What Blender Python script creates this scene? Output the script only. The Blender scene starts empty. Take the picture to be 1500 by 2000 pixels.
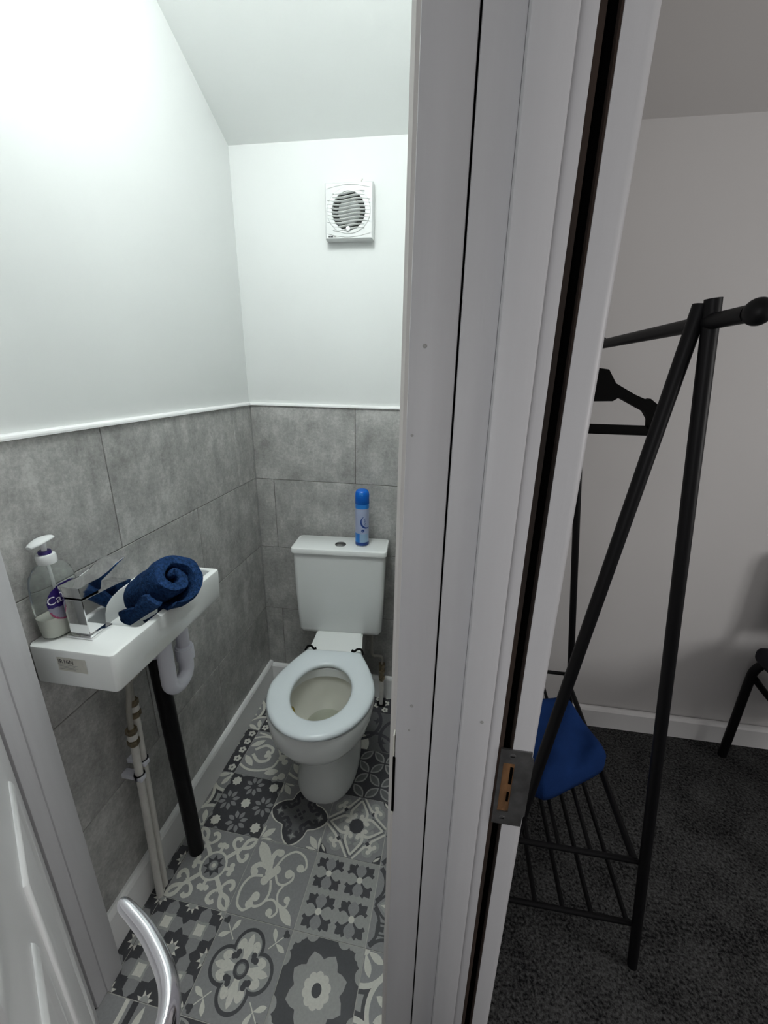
import bpy, bmesh, math, random
from mathutils import Vector, Matrix, noise
random.seed(7)
PI = math.pi
S = bpy.context.scene
COL = S.collection

# ------------------------------------------------------------------ camera
CAM = Vector((0.7737, -1.5665, 1.4249)); YAW, PITCH, ROLL, FPX = -0.1521, 0.3200, 0.0196, 816.5
fwd = Vector((math.sin(YAW), math.cos(YAW), 0)); rgt = Vector((math.cos(YAW), -math.sin(YAW), 0)); upz = Vector((0, 0, 1))
f2 = fwd * math.cos(PITCH) - upz * math.sin(PITCH); u2 = upz * math.cos(PITCH) + fwd * math.sin(PITCH)
r3 = rgt * math.cos(ROLL) + u2 * math.sin(ROLL); u3 = u2 * math.cos(ROLL) - rgt * math.sin(ROLL)
cam_data = bpy.data.cameras.new('camera'); cam = bpy.data.objects.new('camera', cam_data); COL.objects.link(cam)
M = Matrix((r3, u3, -f2)).transposed().to_4x4(); M.translation = CAM; cam.matrix_world = M
cam_data.sensor_fit = 'VERTICAL'; cam_data.sensor_height = 24.0; cam_data.lens = 24.0 * FPX / 2000.0
cam_data.clip_start = 0.01; S.camera = cam

# ------------------------------------------------------------------ world, lights, exposure
S.view_settings.view_transform = 'Standard'; S.view_settings.look = 'None'
S.view_settings.gamma = 1.0; S.view_settings.use_curve_mapping = False
S.view_settings.exposure = 0.0
W = bpy.data.worlds.new('daylight'); S.world = W; W.use_nodes = True
W.node_tree.nodes['Background'].inputs[0].default_value = (0.62, 0.66, 0.75, 1)
W.node_tree.nodes['Background'].inputs[1].default_value = 0.6
LAMP_STRENGTH = 56.0       # ceiling lamp of the toilet
def area_light(name, loc, direction, sx, sy, power, color):
    d = bpy.data.lights.new(name, 'AREA'); d.shape = 'RECTANGLE'; d.size = sx; d.size_y = sy; d.energy = power; d.color = color
    o = bpy.data.objects.new(name, d); COL.objects.link(o); o.location = loc
    o.rotation_euler = Vector(direction).to_track_quat('-Z', 'Y').to_euler(); return o
area_light('room_window_daylight', (3.27, -1.55, 1.45), (-1, 0, 0), 1.0, 1.0, 23.0, (1.0, 0.975, 0.95))
area_light('lobby_fill_light', (0.25, -2.57, 1.35), (0, 1, 0), 0.7, 1.0, 6.4, (1.0, 0.985, 0.985))  # added fill behind the viewer for the door frames; its window is made up

# ------------------------------------------------------------------ materials
def lin(c):
    return tuple(((x / 12.92) if x <= 0.04045 else ((x + 0.055) / 1.055) ** 2.4) for x in c)
def mat(name, color, rough=0.5, metal=0.0, spec=0.5, bump=0.0, bscale=200.0, var=0.0, vscale=20.0, coat=0.0, trans=0.0, ior=1.45, stretch=None, emit=None, detail=4.0):
    m = bpy.data.materials.new(name); m.use_nodes = True; nt = m.node_tree; b = nt.nodes['Principled BSDF']
    b.inputs['Base Color'].default_value = (*color, 1); b.inputs['Roughness'].default_value = rough; b.inputs['Metallic'].default_value = metal
    b.inputs['Specular IOR Level'].default_value = spec; b.inputs['Coat Weight'].default_value = coat
    b.inputs['Transmission Weight'].default_value = trans; b.inputs['IOR'].default_value = ior
    tc = nt.nodes.new('ShaderNodeTexCoord'); vec = tc.outputs['Object']
    if stretch:
        mp = nt.nodes.new('ShaderNodeMapping'); mp.inputs['Scale'].default_value = stretch; nt.links.new(vec, mp.inputs['Vector']); vec = mp.outputs['Vector']
    if var > 0:
        n = nt.nodes.new('ShaderNodeTexNoise'); n.inputs['Scale'].default_value = vscale; n.inputs['Detail'].default_value = detail
        nt.links.new(vec, n.inputs['Vector'])
        r = nt.nodes.new('ShaderNodeValToRGB'); r.color_ramp.elements[0].position = 0.3; r.color_ramp.elements[1].position = 0.7
        r.color_ramp.elements[0].color = (*[c * (1 - var) for c in color], 1); r.color_ramp.elements[1].color = (*[min(1, c * (1 + var)) for c in color], 1)
        nt.links.new(n.outputs['Fac'], r.inputs['Fac']); nt.links.new(r.outputs['Color'], b.inputs['Base Color'])
    if bump > 0:
        n2 = nt.nodes.new('ShaderNodeTexNoise'); n2.inputs['Scale'].default_value = bscale; n2.inputs['Detail'].default_value = 3
        nt.links.new(vec, n2.inputs['Vector'])
        bp = nt.nodes.new('ShaderNodeBump'); bp.inputs['Strength'].default_value = bump; bp.inputs['Distance'].default_value = 0.002
        nt.links.new(n2.outputs['Fac'], bp.inputs['Height']); nt.links.new(bp.outputs['Normal'], b.inputs['Normal'])
    if emit:
        b.inputs['Emission Color'].default_value = (*emit[0], 1); b.inputs['Emission Strength'].default_value = emit[1]
    return m

MT = {}
MT['paint'] = mat('wall_paint', (0.705, 0.722, 0.713), 0.75, bump=0.10, bscale=60, var=0.015, vscale=3)
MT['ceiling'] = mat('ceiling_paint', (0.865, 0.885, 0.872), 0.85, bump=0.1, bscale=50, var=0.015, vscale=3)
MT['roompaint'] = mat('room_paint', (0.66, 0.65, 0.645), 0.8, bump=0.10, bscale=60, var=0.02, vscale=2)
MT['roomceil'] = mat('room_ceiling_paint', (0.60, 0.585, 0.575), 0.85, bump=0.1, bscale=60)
MT['trim'] = mat('trim_gloss_white', (0.88, 0.88, 0.88), 0.35, bump=0.04, bscale=40)
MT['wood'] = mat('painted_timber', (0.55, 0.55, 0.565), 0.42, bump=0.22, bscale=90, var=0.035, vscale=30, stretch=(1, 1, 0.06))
MT['woodlight'] = mat('painted_timber_bright', (0.60, 0.58, 0.56), 0.42, bump=0.2, bscale=90, var=0.05, vscale=30, stretch=(1, 1, 0.06))
MT['doorpaint'] = mat('door_gloss_paint', (0.84, 0.835, 0.84), 0.28, bump=0.05, bscale=60)
MT['rawwood'] = mat('bare_wood', (0.17, 0.085, 0.035), 0.8, var=0.5, vscale=60, stretch=(1, 1, 0.15), bump=0.3)
MT['groove'] = mat('groove_sides', (0.022, 0.013, 0.009), 0.85, var=0.6, vscale=40, stretch=(1, 1, 0.1), bump=0.3)
MT['black'] = mat('black_void', (0.002, 0.002, 0.002), 1.0, spec=0.0)
MT['grout'] = mat('grout', (0.50, 0.49, 0.46), 0.9, var=0.1, vscale=50)
MT['wallgrout'] = mat('wall_grout', (0.16, 0.15, 0.135), 0.9)
MT['ceramic'] = mat('white_ceramic', (0.88, 0.90, 0.89), 0.09, coat=0.4, var=0.01, vscale=5)
MT['bowl'] = mat('bowl_ceramic', (0.82, 0.81, 0.74), 0.12, coat=0.3, var=0.03, vscale=12)
MT['seat'] = mat('seat_plastic', (0.80, 0.86, 0.89), 0.22)
MT['pvc'] = mat('white_pvc', (0.82, 0.82, 0.90), 0.3)
MT['pipe'] = mat('painted_pipe', (0.74, 0.72, 0.68), 0.4, var=0.05, vscale=60)
MT['blackpvc'] = mat('black_pvc', (0.004, 0.004, 0.005), 0.4, spec=0.2)
MT['brass'] = mat('tarnished_brass', (0.33, 0.27, 0.18), 0.35, metal=0.9, var=0.3, vscale=120)
MT['hose'] = mat('braided_hose', (0.42, 0.40, 0.36), 0.4, metal=0.4, bump=0.5, bscale=500)
MT['chrome'] = mat('chrome', (0.86, 0.86, 0.87), 0.06, metal=1.0)
MT['satin'] = mat('satin_chrome', (0.80, 0.79, 0.84), 0.13, metal=1.0)
MT['steel'] = mat('worn_steel', (0.20, 0.20, 0.20), 0.45, metal=0.85, var=0.25, vscale=60)
MT['rack'] = mat('black_metal', (0.006, 0.006, 0.007), 0.45, spec=0.2)
MT['hanger'] = mat('black_plastic', (0.003, 0.003, 0.003), 0.7, spec=0.1)
MT['chairfab'] = mat('black_fabric', (0.008, 0.008, 0.014), 0.9, bump=0.3, bscale=700)
MT['navy'] = mat('navy_terry', (0.014, 0.040, 0.115), 0.95, spec=0.1, bump=1.0, bscale=420, var=0.55, vscale=180)
MT['bluecloth'] = mat('blue_fleece', (0.010, 0.034, 0.130), 0.95, spec=0.1, bump=0.35, bscale=500, var=0.15, vscale=14)
MT['fan'] = mat('fan_plastic', (0.67, 0.685, 0.68), 0.35)
MT['fandark'] = mat('fan_dark', (0.03, 0.035, 0.03), 0.6)
MT['ink'] = mat('dark_print', (0.03, 0.03, 0.035), 0.6)
MT['inkgrey'] = mat('grey_print', (0.35, 0.35, 0.34), 0.6)
MT['sticker'] = mat('sticker_paper', (0.62, 0.61, 0.55), 0.6, var=0.05, vscale=90)
MT['canblue'] = mat('can_cap_blue', (0.0, 0.115, 0.55), 0.25)
MT['canpale'] = mat('can_body_pale', (0.40, 0.45, 0.62), 0.3, metal=0.15)
MT['canmid'] = mat('can_print_blue', (0.02, 0.20, 0.62), 0.3)
MT['candark'] = mat('can_print_navy', (0.012, 0.05, 0.24), 0.3)
MT['canlight'] = mat('can_print_light', (0.30, 0.45, 0.62), 0.3)
MT['purple'] = mat('deep_purple', (0.022, 0.010, 0.115), 0.3)
MT['pumpwhite'] = mat('pump_white', (0.74, 0.76, 0.76), 0.25)
MT['soap'] = mat('white_soap', (0.66, 0.66, 0.60), 0.35)
MT['labelgrey'] = mat('label_silver', (0.27, 0.27, 0.34), 0.35)
MT['labelpink'] = mat('label_pink', (0.32, 0.04, 0.12), 0.4)
MT['white'] = mat('white_print', (0.72, 0.72, 0.76), 0.5)
MT['clear'] = mat('clear_plastic', (0.93, 0.97, 0.95), 0.12, trans=0.93, ior=1.10)
MT['stain'] = mat('yellow_stain', (0.42, 0.30, 0.015), 0.35)
MT['water'] = mat('water', (0.86, 0.90, 0.80), 0.02, trans=0.9, ior=1.33)
MT['diffuser'] = mat('lamp_diffuser', (0.9, 0.9, 0.9), 0.5, emit=((0.94, 1.0, 0.985), LAMP_STRENGTH))
MT['tl'] = mat('tile_light', (0.70, 0.69, 0.63), 0.45, var=0.06, vscale=160)
MT['tm'] = mat('tile_midlight', (0.36, 0.36, 0.35), 0.45, var=0.07, vscale=160)
MT['tg'] = mat('tile_grey', (0.275, 0.275, 0.28), 0.45, var=0.07, vscale=160)
MT['td'] = mat('tile_dark', (0.055, 0.055, 0.062), 0.45, var=0.10, vscale=160)
MT['te'] = mat('tile_dusk', (0.14, 0.14, 0.146), 0.45, var=0.08, vscale=160)

def concrete_tile():
    m = bpy.data.materials.new('concrete_look_tile'); m.use_nodes = True; nt = m.node_tree; b = nt.nodes['Principled BSDF']
    N = nt.nodes.new; L = nt.links.new
    tc = N('ShaderNodeTexCoord'); oi = N('ShaderNodeObjectInfo'); geo = N('ShaderNodeNewGeometry')
    off = N('ShaderNodeVectorMath'); off.operation = 'MULTIPLY_ADD'; off.inputs[1].default_value = (1, 1, 1)
    comb = N('ShaderNodeCombineXYZ'); mul = N('ShaderNodeMath'); mul.operation = 'MULTIPLY'; mul.inputs[1].default_value = 37.0
    L(oi.outputs['Random'], mul.inputs[0]); L(mul.outputs[0], comb.inputs[0]); L(mul.outputs[0], comb.inputs[2])
    L(geo.outputs['Position'], off.inputs[0]); L(comb.outputs[0], off.inputs[2])
    def nz(scale, det, rough=0.6, st=(1, 1, 1)):
        mp = N('ShaderNodeMapping'); mp.inputs['Scale'].default_value = st; L(off.outputs[0], mp.inputs['Vector'])
        n = N('ShaderNodeTexNoise'); n.inputs['Scale'].default_value = scale; n.inputs['Detail'].default_value = det; n.inputs['Roughness'].default_value = rough
        L(mp.outputs[0], n.inputs['Vector']); return n.outputs['Fac']
    a = nz(8, 6, 0.7); c = nz(95, 4, 0.85); d = nz(26, 4, 0.6, (1, 1, 0.35))
    m1 = N('ShaderNodeMath'); m1.operation = 'MULTIPLY_ADD'; m1.inputs[1].default_value = 0.75; L(c, m1.inputs[0]); L(a, m1.inputs[2])
    m2 = N('ShaderNodeMath'); m2.operation = 'MULTIPLY_ADD'; m2.inputs[1].default_value = 0.45; L(d, m2.inputs[0]); L(m1.outputs[0], m2.inputs[2])
    r = N('ShaderNodeValToRGB'); e = r.color_ramp.elements; e[0].position = 0.74; e[1].position = 1.26
    r.color_ramp.elements.new(1.0)
    dv = N('ShaderNodeMath'); dv.operation = 'MULTIPLY'; dv.inputs[1].default_value = 0.4545; L(m2.outputs[0], dv.inputs[0])
    e = r.color_ramp.elements
    e[0].position = 0.40; e[0].color = (0.27, 0.267, 0.258, 1); e[1].position = 0.5; e[1].color = (0.39, 0.387, 0.376, 1); e[2].position = 0.60; e[2].color = (0.56, 0.556, 0.54, 1)
    L(dv.outputs[0], r.inputs['Fac']); L(r.outputs['Color'], b.inputs['Base Color'])
    b.inputs['Roughness'].default_value = 0.42; b.inputs['Specular IOR Level'].default_value = 0.4
    bp = N('ShaderNodeBump'); bp.inputs['Strength'].default_value = 0.12; bp.inputs['Distance'].default_value = 0.002
    L(c, bp.inputs['Height']); L(bp.outputs['Normal'], b.inputs['Normal']); return m
MT['walltile'] = concrete_tile()

def carpet_mat():
    m = bpy.data.materials.new('charcoal_carpet'); m.use_nodes = True; nt = m.node_tree; b = nt.nodes['Principled BSDF']
    N = nt.nodes.new; L = nt.links.new
    geo = N('ShaderNodeNewGeometry'); n = N('ShaderNodeTexNoise'); n.inputs['Scale'].default_value = 130; n.inputs['Detail'].default_value = 4; n.inputs['Roughness'].default_value = 0.7
    L(geo.outputs['Position'], n.inputs['Vector'])
    n1 = N('ShaderNodeTexNoise'); n1.inputs['Scale'].default_value = 9; n1.inputs['Detail'].default_value = 3; L(geo.outputs['Position'], n1.inputs['Vector'])
    ad = N('ShaderNodeMath'); ad.operation = 'MULTIPLY_ADD'; ad.inputs[1].default_value = 0.3; L(n1.outputs['Fac'], ad.inputs[0]); L(n.outputs['Fac'], ad.inputs[2])
    r = N('ShaderNodeValToRGB'); e = r.color_ramp.elements; e[0].position = 0.52; e[0].color = (0.010, 0.010, 0.011, 1); e[1].position = 0.86; e[1].color = (0.125, 0.127, 0.126, 1)
    L(ad.outputs[0], r.inputs['Fac']); L(r.outputs['Color'], b.inputs['Base Color']); b.inputs['Roughness'].default_value = 1.0; b.inputs['Specular IOR Level'].default_value = 0.05
    bp = N('ShaderNodeBump'); bp.inputs['Strength'].default_value = 0.8; bp.inputs['Distance'].default_value = 0.004
    L(n.outputs['Fac'], bp.inputs['Height']); L(bp.outputs['Normal'], b.inputs['Normal']); return m
MT['carpet'] = carpet_mat()

# ------------------------------------------------------------------ mesh helpers
def link(name, me, material=None, parent=None, smooth=None):
    o = bpy.data.objects.new(name, me); COL.objects.link(o)
    if material is not None and not me.materials:
        for m in (material if isinstance(material, (list, tuple)) else [material]): me.materials.append(MT[m])
    if parent is not None: o.parent = parent
    if smooth is not None:
        me.polygons.foreach_set('use_smooth', [True] * len(me.polygons))
        me.set_sharp_from_angle(angle=math.radians(smooth)) if smooth < 180 else None
    return o
def fin(name, bm, material, parent=None, smooth=None, recalc=True):
    if recalc: bmesh.ops.recalc_face_normals(bm, faces=bm.faces)
    me = bpy.data.meshes.new(name); bm.to_mesh(me); bm.free()
    return link(name, me, material, parent, smooth)
def box(bm, x0, x1, y0, y1, z0, z1, bev=0.0, seg=2):
    vs = [bm.verts.new(p) for p in [(x0, y0, z0), (x1, y0, z0), (x1, y1, z0), (x0, y1, z0), (x0, y0, z1), (x1, y0, z1), (x1, y1, z1), (x0, y1, z1)]]
    fs = [bm.faces.new([vs[i] for i in f]) for f in [(3, 2, 1, 0), (4, 5, 6, 7), (0, 1, 5, 4), (1, 2, 6, 5), (2, 3, 7, 6), (3, 0, 4, 7)]]
    if bev > 0:
        es = list({e for f in fs for e in f.edges})
        bmesh.ops.bevel(bm, geom=es, offset=bev, segments=seg, profile=0.5, affect='EDGES')
def boxo(name, dims, material, parent=None, bev=0.0, seg=2):
    bm = bmesh.new(); box(bm, *dims, bev=bev, seg=seg); return fin(name, bm, material, parent, 40 if bev else None)
def frames(path):
    P = [Vector(p) for p in path]; T = []
    for i in range(len(P)):
        a = P[max(i - 1, 0)]; b = P[min(i + 1, len(P) - 1)]; T.append((b - a).normalized())
    n = T[0].orthogonal().normalized(); out = []
    for i in range(len(P)):
        n = (n - T[i] * n.dot(T[i])).normalized(); out.append((P[i], n, T[i].cross(n)))
    return out
def tube(bm, path, r, seg=16, caps=True):
    rr = r if isinstance(r, (list, tuple)) else [r] * len(path); rings = []
    for (p, n, b), rad in zip(frames(path), rr):
        rings.append([bm.verts.new(p + (n * math.cos(2 * PI * k / seg) + b * math.sin(2 * PI * k / seg)) * rad) for k in range(seg)])
    for a, c in zip(rings, rings[1:]):
        for k in range(seg): bm.faces.new((a[k], a[(k + 1) % seg], c[(k + 1) % seg], c[k]))
    if caps: bm.faces.new(list(reversed(rings[0]))); bm.faces.new(rings[-1])
def smooth_path(pts, n=8):
    P = [Vector(p) for p in pts]; out = []
    for i in range(len(P) - 1):
        p0 = P[max(i - 1, 0)]; p1 = P[i]; p2 = P[i + 1]; p3 = P[min(i + 2, len(P) - 1)]
        for k in range(n):
            t = k / n
            out.append(0.5 * ((2 * p1) + (p2 - p0) * t + (2 * p0 - 5 * p1 + 4 * p2 - p3) * t * t + (3 * p1 - p0 - 3 * p2 + p3) * t ** 3))
    out.append(P[-1]); return out
def loft(bm, rings, close0=True, close1=True):
    R = [[bm.verts.new(p) for p in ring] for ring in rings]; n = len(R[0])
    for a, c in zip(R, R[1:]):
        for k in range(n): bm.faces.new((a[k], a[(k + 1) % n], c[(k + 1) % n], c[k]))
    if close0: bm.faces.new(list(reversed(R[0])))
    if close1: bm.faces.new(R[-1])
def lathe(bm, prof, c=(0, 0, 0), seg=32, sx=1.0, sy=1.0, close0=True, close1=True):
    loft(bm, [[(c[0] + r * sx * math.cos(2 * PI * k / seg), c[1] + r * sy * math.sin(2 * PI * k / seg), c[2] + z) for k in range(seg)] for r, z in prof], close0, close1)
def prism(bm, poly, fn, d0, d1):
    a = [bm.verts.new(fn(u, v, d0)) for u, v in poly]; b = [bm.verts.new(fn(u, v, d1)) for u, v in poly]; n = len(poly)
    bm.faces.new(list(reversed(a))); bm.faces.new(b)
    for k in range(n): bm.faces.new((a[k], a[(k + 1) % n], b[(k + 1) % n], b[k]))
def thing(name, label, cat, loc=(0, 0, 0), rz=0.0, group=None):
    o = bpy.data.objects.new(name, None); COL.objects.link(o); o.location = loc; o.rotation_euler = (0, 0, rz); o.empty_display_size = 0.05
    return tag(o, label, cat, group)
def tag(o, label, cat, group=None):
    o['label'] = label; o['category'] = cat
    if group: o['group'] = group
    return o
def struct(o, label=None, cat=None):
    o['kind'] = 'structure'
    if label: o['label'] = label
    if cat: o['category'] = cat
    return o
def text_polys(body, size):
    c = bpy.data.curves.new('lettering', 'FONT'); c.body = body; c.size = size; c.resolution_u = 3
    o = bpy.data.objects.new('lettering', c); COL.objects.link(o)
    dg = bpy.context.evaluated_depsgraph_get(); me = bpy.data.meshes.new_from_object(o.evaluated_get(dg))
    vs = [v.co.copy() for v in me.vertices]; fs = [tuple(p.vertices) for p in me.polygons]
    bpy.data.objects.remove(o); bpy.data.curves.remove(c); bpy.data.meshes.remove(me); return vs, fs
def text_obj(name, body, size, fn, material, parent=None):
    vs, fs = text_polys(body, size); me = bpy.data.meshes.new(name); me.from_pydata([fn(v.x, v.y) for v in vs], [], fs); return link(name, me, material, parent)

# ================================================================== STRUCTURE
ZD, Z1, Z2, Z3, Z4 = 1.300, 1.008, 0.708, 0.409, 0.109      # tile course lines
FRONT = -2.60
YFLAT = -0.80
def slope_z(y): return 2.128 - 0.50 * y
# toilet left wall, shared back wall
wall_left = struct(boxo('wall_left', (-0.14, -0.008, -1.10, 0.010, 0, 2.75), 'paint'), 'white painted toilet side wall above grey tiles', 'wall')
wall_back = struct(boxo('wall_back', (-0.14, 0.85, 0.008, 0.14, 0, 2.75), 'paint'), 'white painted toilet end wall with extractor fan', 'wall')
wall_room = struct(boxo('wall_back_room', (0.85, 3.4, 0.008, 0.14, 0, 2.75), 'roompaint'), 'dim off-white wall behind the clothes rack', 'wall')
wall_part = struct(boxo('wall_partition', (0.80, 0.905, -1.02, 0.008, 0, 2.75), 'roompaint'))
bm = bmesh.new(); box(bm, 0.80, 0.905, FRONT, -1.90, 0, 2.75); box(bm, 0.80, 0.905, -1.90, -1.02, 2.06, 2.75)
struct(fin('wall_partition_front', bm, 'roompaint'))
bm = bmesh.new(); box(bm, -0.14, -0.02, -1.19, -1.10, 0, 2.75); box(bm, -0.75, -0.14, -1.19, -1.10, 0, 2.75); box(bm, -0.02, 0.80, -1.105, -1.03, 2.03, 2.75)
struct(fin('wall_lobby_end', bm, 'roompaint'))
struct(boxo('wall_lobby_left', (-0.85, -0.75, FRONT, -1.10, 0, 2.75), 'roompaint'))
def wall_with_window(name, horiz, c0, c1, lo, hi, w0, w1, z0, z1, m):
    bm = bmesh.new()
    parts = [(lo, w0, 0, 2.75), (w1, hi, 0, 2.75), (w0, w1, 0, z0), (w0, w1, z1, 2.75)]
    for a, b, za, zb in parts:
        if horiz: box(bm, a, b, c0, c1, za, zb)
        else: box(bm, c0, c1, a, b, za, zb)
    return struct(fin(name, bm, m))
wall_with_window('wall_front', True, FRONT - 0.1, FRONT, -0.85, 3.4, -0.10, 0.60, 0.85, 1.85, 'roompaint')
wall_with_window('wall_right', False, 3.2, 3.3, FRONT, 0.0, -2.05, -1.05, 0.95, 1.95, 'roompaint')
# ceilings: underside of the slope then flat
def slope_panel(name, x0, x1, m):
    yf = YFLAT; bm = bmesh.new()
    prof = [(0.008, slope_z(0.008)), (yf, slope_z(yf)), (FRONT, slope_z(yf)), (FRONT, slope_z(yf) + 0.1), (yf, slope_z(yf) + 0.1), (0.008, slope_z(0.008) + 0.1)]
    prism(bm, prof, lambda u, v, d: (d, u, v), x0, x1); return struct(fin(name, bm, m))
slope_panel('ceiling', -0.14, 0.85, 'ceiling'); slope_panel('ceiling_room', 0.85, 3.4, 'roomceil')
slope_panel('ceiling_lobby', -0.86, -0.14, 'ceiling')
bm = bmesh.new(); box(bm, 0.80, 3.4, FRONT, 0.008, -0.06, 0.0); box(bm, -0.86, 0.80, FRONT, -1.175, -0.06, 0.0)
struct(fin('floor_carpet', bm, 'carpet'), 'charcoal flecked carpet in the dim side room', 'carpet')
floor = struct(boxo('floor', (-0.02, 0.80, -1.175, 0.008, -0.06, -0.0016), 'grout'), 'patterned black grey and cream tiles of the toilet floor', 'floor')

# ---- wall tiles: every tile is its own piece
def wall_tile(parent, axis, a0, a1, z0, z1):
    g = 0.0011; bm = bmesh.new()
    if axis == 'L': box(bm, -0.008, 0.0, a0 + g, a1 - g, z0 + g, z1 - g, bev=0.0009, seg=1)
    else: box(bm, a0 + g, a1 - g, 0.0, 0.008, z0 + g, z1 - g, bev=0.0009, seg=1)
    fin('wall_tile', bm, 'walltile', parent)
struct(boxo('trim_grout_left', (-0.0082, -0.0022, -1.09, 0.0, 0.0, ZD), 'wallgrout'))
struct(boxo('trim_grout_back', (0.0, 0.80, 0.0022, 0.0082, 0.0, ZD), 'wallgrout'))
rowsL = [(Z1, ZD, [-1.09, -0.733, -0.138, 0.0]), (Z2, Z1, [-1.09, -1.012, -0.416, 0.0]), (Z3, Z2, [-1.09, -0.733, -0.138, 0.0]), (Z4, Z3, [-1.09, -1.006, -0.41, 0.0])]
for z0, z1, ys in rowsL:
    for a, b in zip(ys, ys[1:]): wall_tile(wall_left, 'L', a, b, z0, z1)
rowsB = [(Z1, ZD, [0.0, 0.417, 0.80]), (Z2, Z1, [0.0, 0.077, 0.672, 0.80]), (Z3, Z2, [0.0, 0.417, 0.80]), (Z4, Z3, [0.0, 0.077, 0.672, 0.80])]
for z0, z1, xs in rowsB:
    for a, b in zip(xs, xs[1:]): wall_tile(wall_back, 'B', a, b, z0, z1)
wall_tr = struct(boxo('wall_right_toilet', (0.790, 0.7999, -1.02, 0.0, 0, 2.75), 'paint'))
for z0, z1, ys in rowsL:
    for a, b in zip(ys, ys[1:]):
        if b > -1.0:
            bm = bmesh.new(); box(bm, 0.7840, 0.7898, max(a, -1.02) + .0011, b - .0011, z0 + .0011, z1 - .0011, bev=.0009, seg=1); fin('wall_tile', bm, 'walltile', wall_tr)
# dado trims (rounded plastic bead on top of the tiles)
def bead(name, pts, r=0.006):
    bm = bmesh.new(); prof = [(-0.008, 0.0), (r, 0.0), (r, 0.004), (r * 0.8, 0.0075), (r * 0.35, 0.0098), (-0.008, 0.0105)]
    if name == 'trim_1': prism(bm, prof, lambda u, v, d: (u, d, ZD + v), pts[0], pts[1])
    else: prism(bm, prof, lambda u, v, d: (d, -u, ZD + v), pts[0], pts[1])
    return struct(fin(name, bm, 'trim'), 'thin white bead trim capping the grey wall tiles', 'trim')
bead('trim_1', (-1.09, -0.0)); bead('trim_2', (0.0, 0.784))
struct(boxo('trim_12', (0.780, 0.7899, -1.02, 0.0, ZD, ZD + .010), 'trim'))
struct(boxo('baseboard_right', (0.770, 0.7839, -1.02, -0.0166, 0.0, 0.118), 'trim'))
# baseboards
def skirt(name, axis, a0, a1, h, t, m='trim'):
    bm = bmesh.new(); prof = [(0, 0), (t, 0), (t, h - 0.012), (t * 0.75, h - 0.004), (t * 0.4, h), (0, h)]
    if axis == 'L': prism(bm, prof, lambda u, v, d: (u, d, v), a0, a1)
    else: prism(bm, prof, lambda u, v, d: (d, -u, v), a0, a1)
    return struct(fin(name, bm, m))
skirt('baseboard_left', 'L', -1.035, 0.0, 0.122, 0.0166); skirt('baseboard_back', 'B', 0.0166, 0.80, 0.112, 0.0166)
skirt('baseboard_room', 'B', 0.905, 3.2, 0.093, 0.020, 'trim')

# ---- toilet door frame, left side
YF = -1.112
bm = bmesh.new(); box(bm, -0.02, 0.050, YF, -1.035, 0, 2.05, bev=0.003); 
struct(fin('trim_3', bm, 'wood', None, 40), 'white painted door lining at the left, beside the basin', 'door frame')
bm = bmesh.new(); box(bm, 0.044, 0.054, -1.085, -1.037, 0, 2.04, bev=0.004)
struct(fin('trim_4', bm, 'wood', None, 40), 'slim door stop strip on the left door lining', 'door stop')
# ---- toilet door frame, right side: lining with chamfered arris, latch slot
t5 = struct(boxo('trim_5', (0.7265, 0.7745, YF, -1.02, 0, 2.05), 'wood', None, 0.0015), 'white painted right-hand lining of the toilet doorway', 'door frame')
bm = bmesh.new(); prism(bm, [(0.717, -1.096), (0.7215, -1.101), (0.7262, -1.102), (0.7262, -1.02), (0.717, -1.02)], lambda u, v, d: (u, v, d), 0, 2.05)
fin('door_stop', bm, 'woodlight', t5, 30)
bm = bmesh.new(); box(bm, 0.7238, 0.7275, -1.1128, -1.098, 0.800, 0.905); fin('latch_slot', bm, 'black', t5)
bm = bmesh.new(); box(bm, 0.7236, 0.7256, -1.1124, -1.098, 0.907, 0.945); box(bm, 0.7236, 0.7262, -1.1124, -1.098, 0.793, 0.798); fin('bare_edge', bm, 'sticker', t5)
def nail(parent, x, y, z, r=0.0022):
    bm = bmesh.new(); lathe(bm, [(r, 0), (r, 0.0006), (r * 0.6, 0.0009)], seg=12)
    o = fin('nail_head', bm, 'inkgrey', parent); o.location = (x, y, z); o.rotation_euler = (PI / 2, 0, 0)
nail(t5, 0.7425, YF, 1.452); nail(t5, 0.7470, YF, 1.0)
nail(t5, 0.7330, YF, 1.362, 0.0015); nail(t5, 0.7450, YF, 0.958, 0.0015)
struct(boxo('trim_6', (0.7765, 0.8128, -1.1125, -1.02, 0, 2.05), 'wood', None, 0.0018), 'narrow filler board between the two door frames', 'trim')
struct(boxo('trim_crack', (0.772, 0.779, -1.10, -1.02, 0, 2.05), 'black'))
# ---- jamb of the side-room doorway: stop, rebate with an empty seal groove, strike plate
JY = -1.118
t7 = struct(boxo('trim_7', (0.8128, 0.8495, -1.131, -1.02, 0, 2.05), 'wood', None, 0.0026), 'door stop of the side-room doorway, planted on its jamb', 'door frame')
nail(t7, 0.838, -1.131, 1.007)
t8 = struct(boxo('trim_8', (0.8495, 0.8655, JY, -1.02, 0, 2.05), 'wood', None, 0.0008), 'white jamb of the side-room doorway with open dark groove', 'door frame')
bm = bmesh.new()
prof = [(0.8835, JY), (0.9035, JY), (0.9075, JY + 0.0012), (0.9105, JY + 0.004), (0.9125, JY + 0.009), (0.913, JY + 0.014), (0.913, -1.02), (0.8835, -1.02)]
prism(bm, prof, lambda u, v, d: (u, v, d), 0, 2.05); fin('jamb_edge', bm, 'wood', t8, 30)
bm = bmesh.new(); box(bm, 0.8652, 0.8838, JY + 0.011, -1.02, 0, 2.05); fin('groove_bed', bm, 'black', t8)
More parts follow.
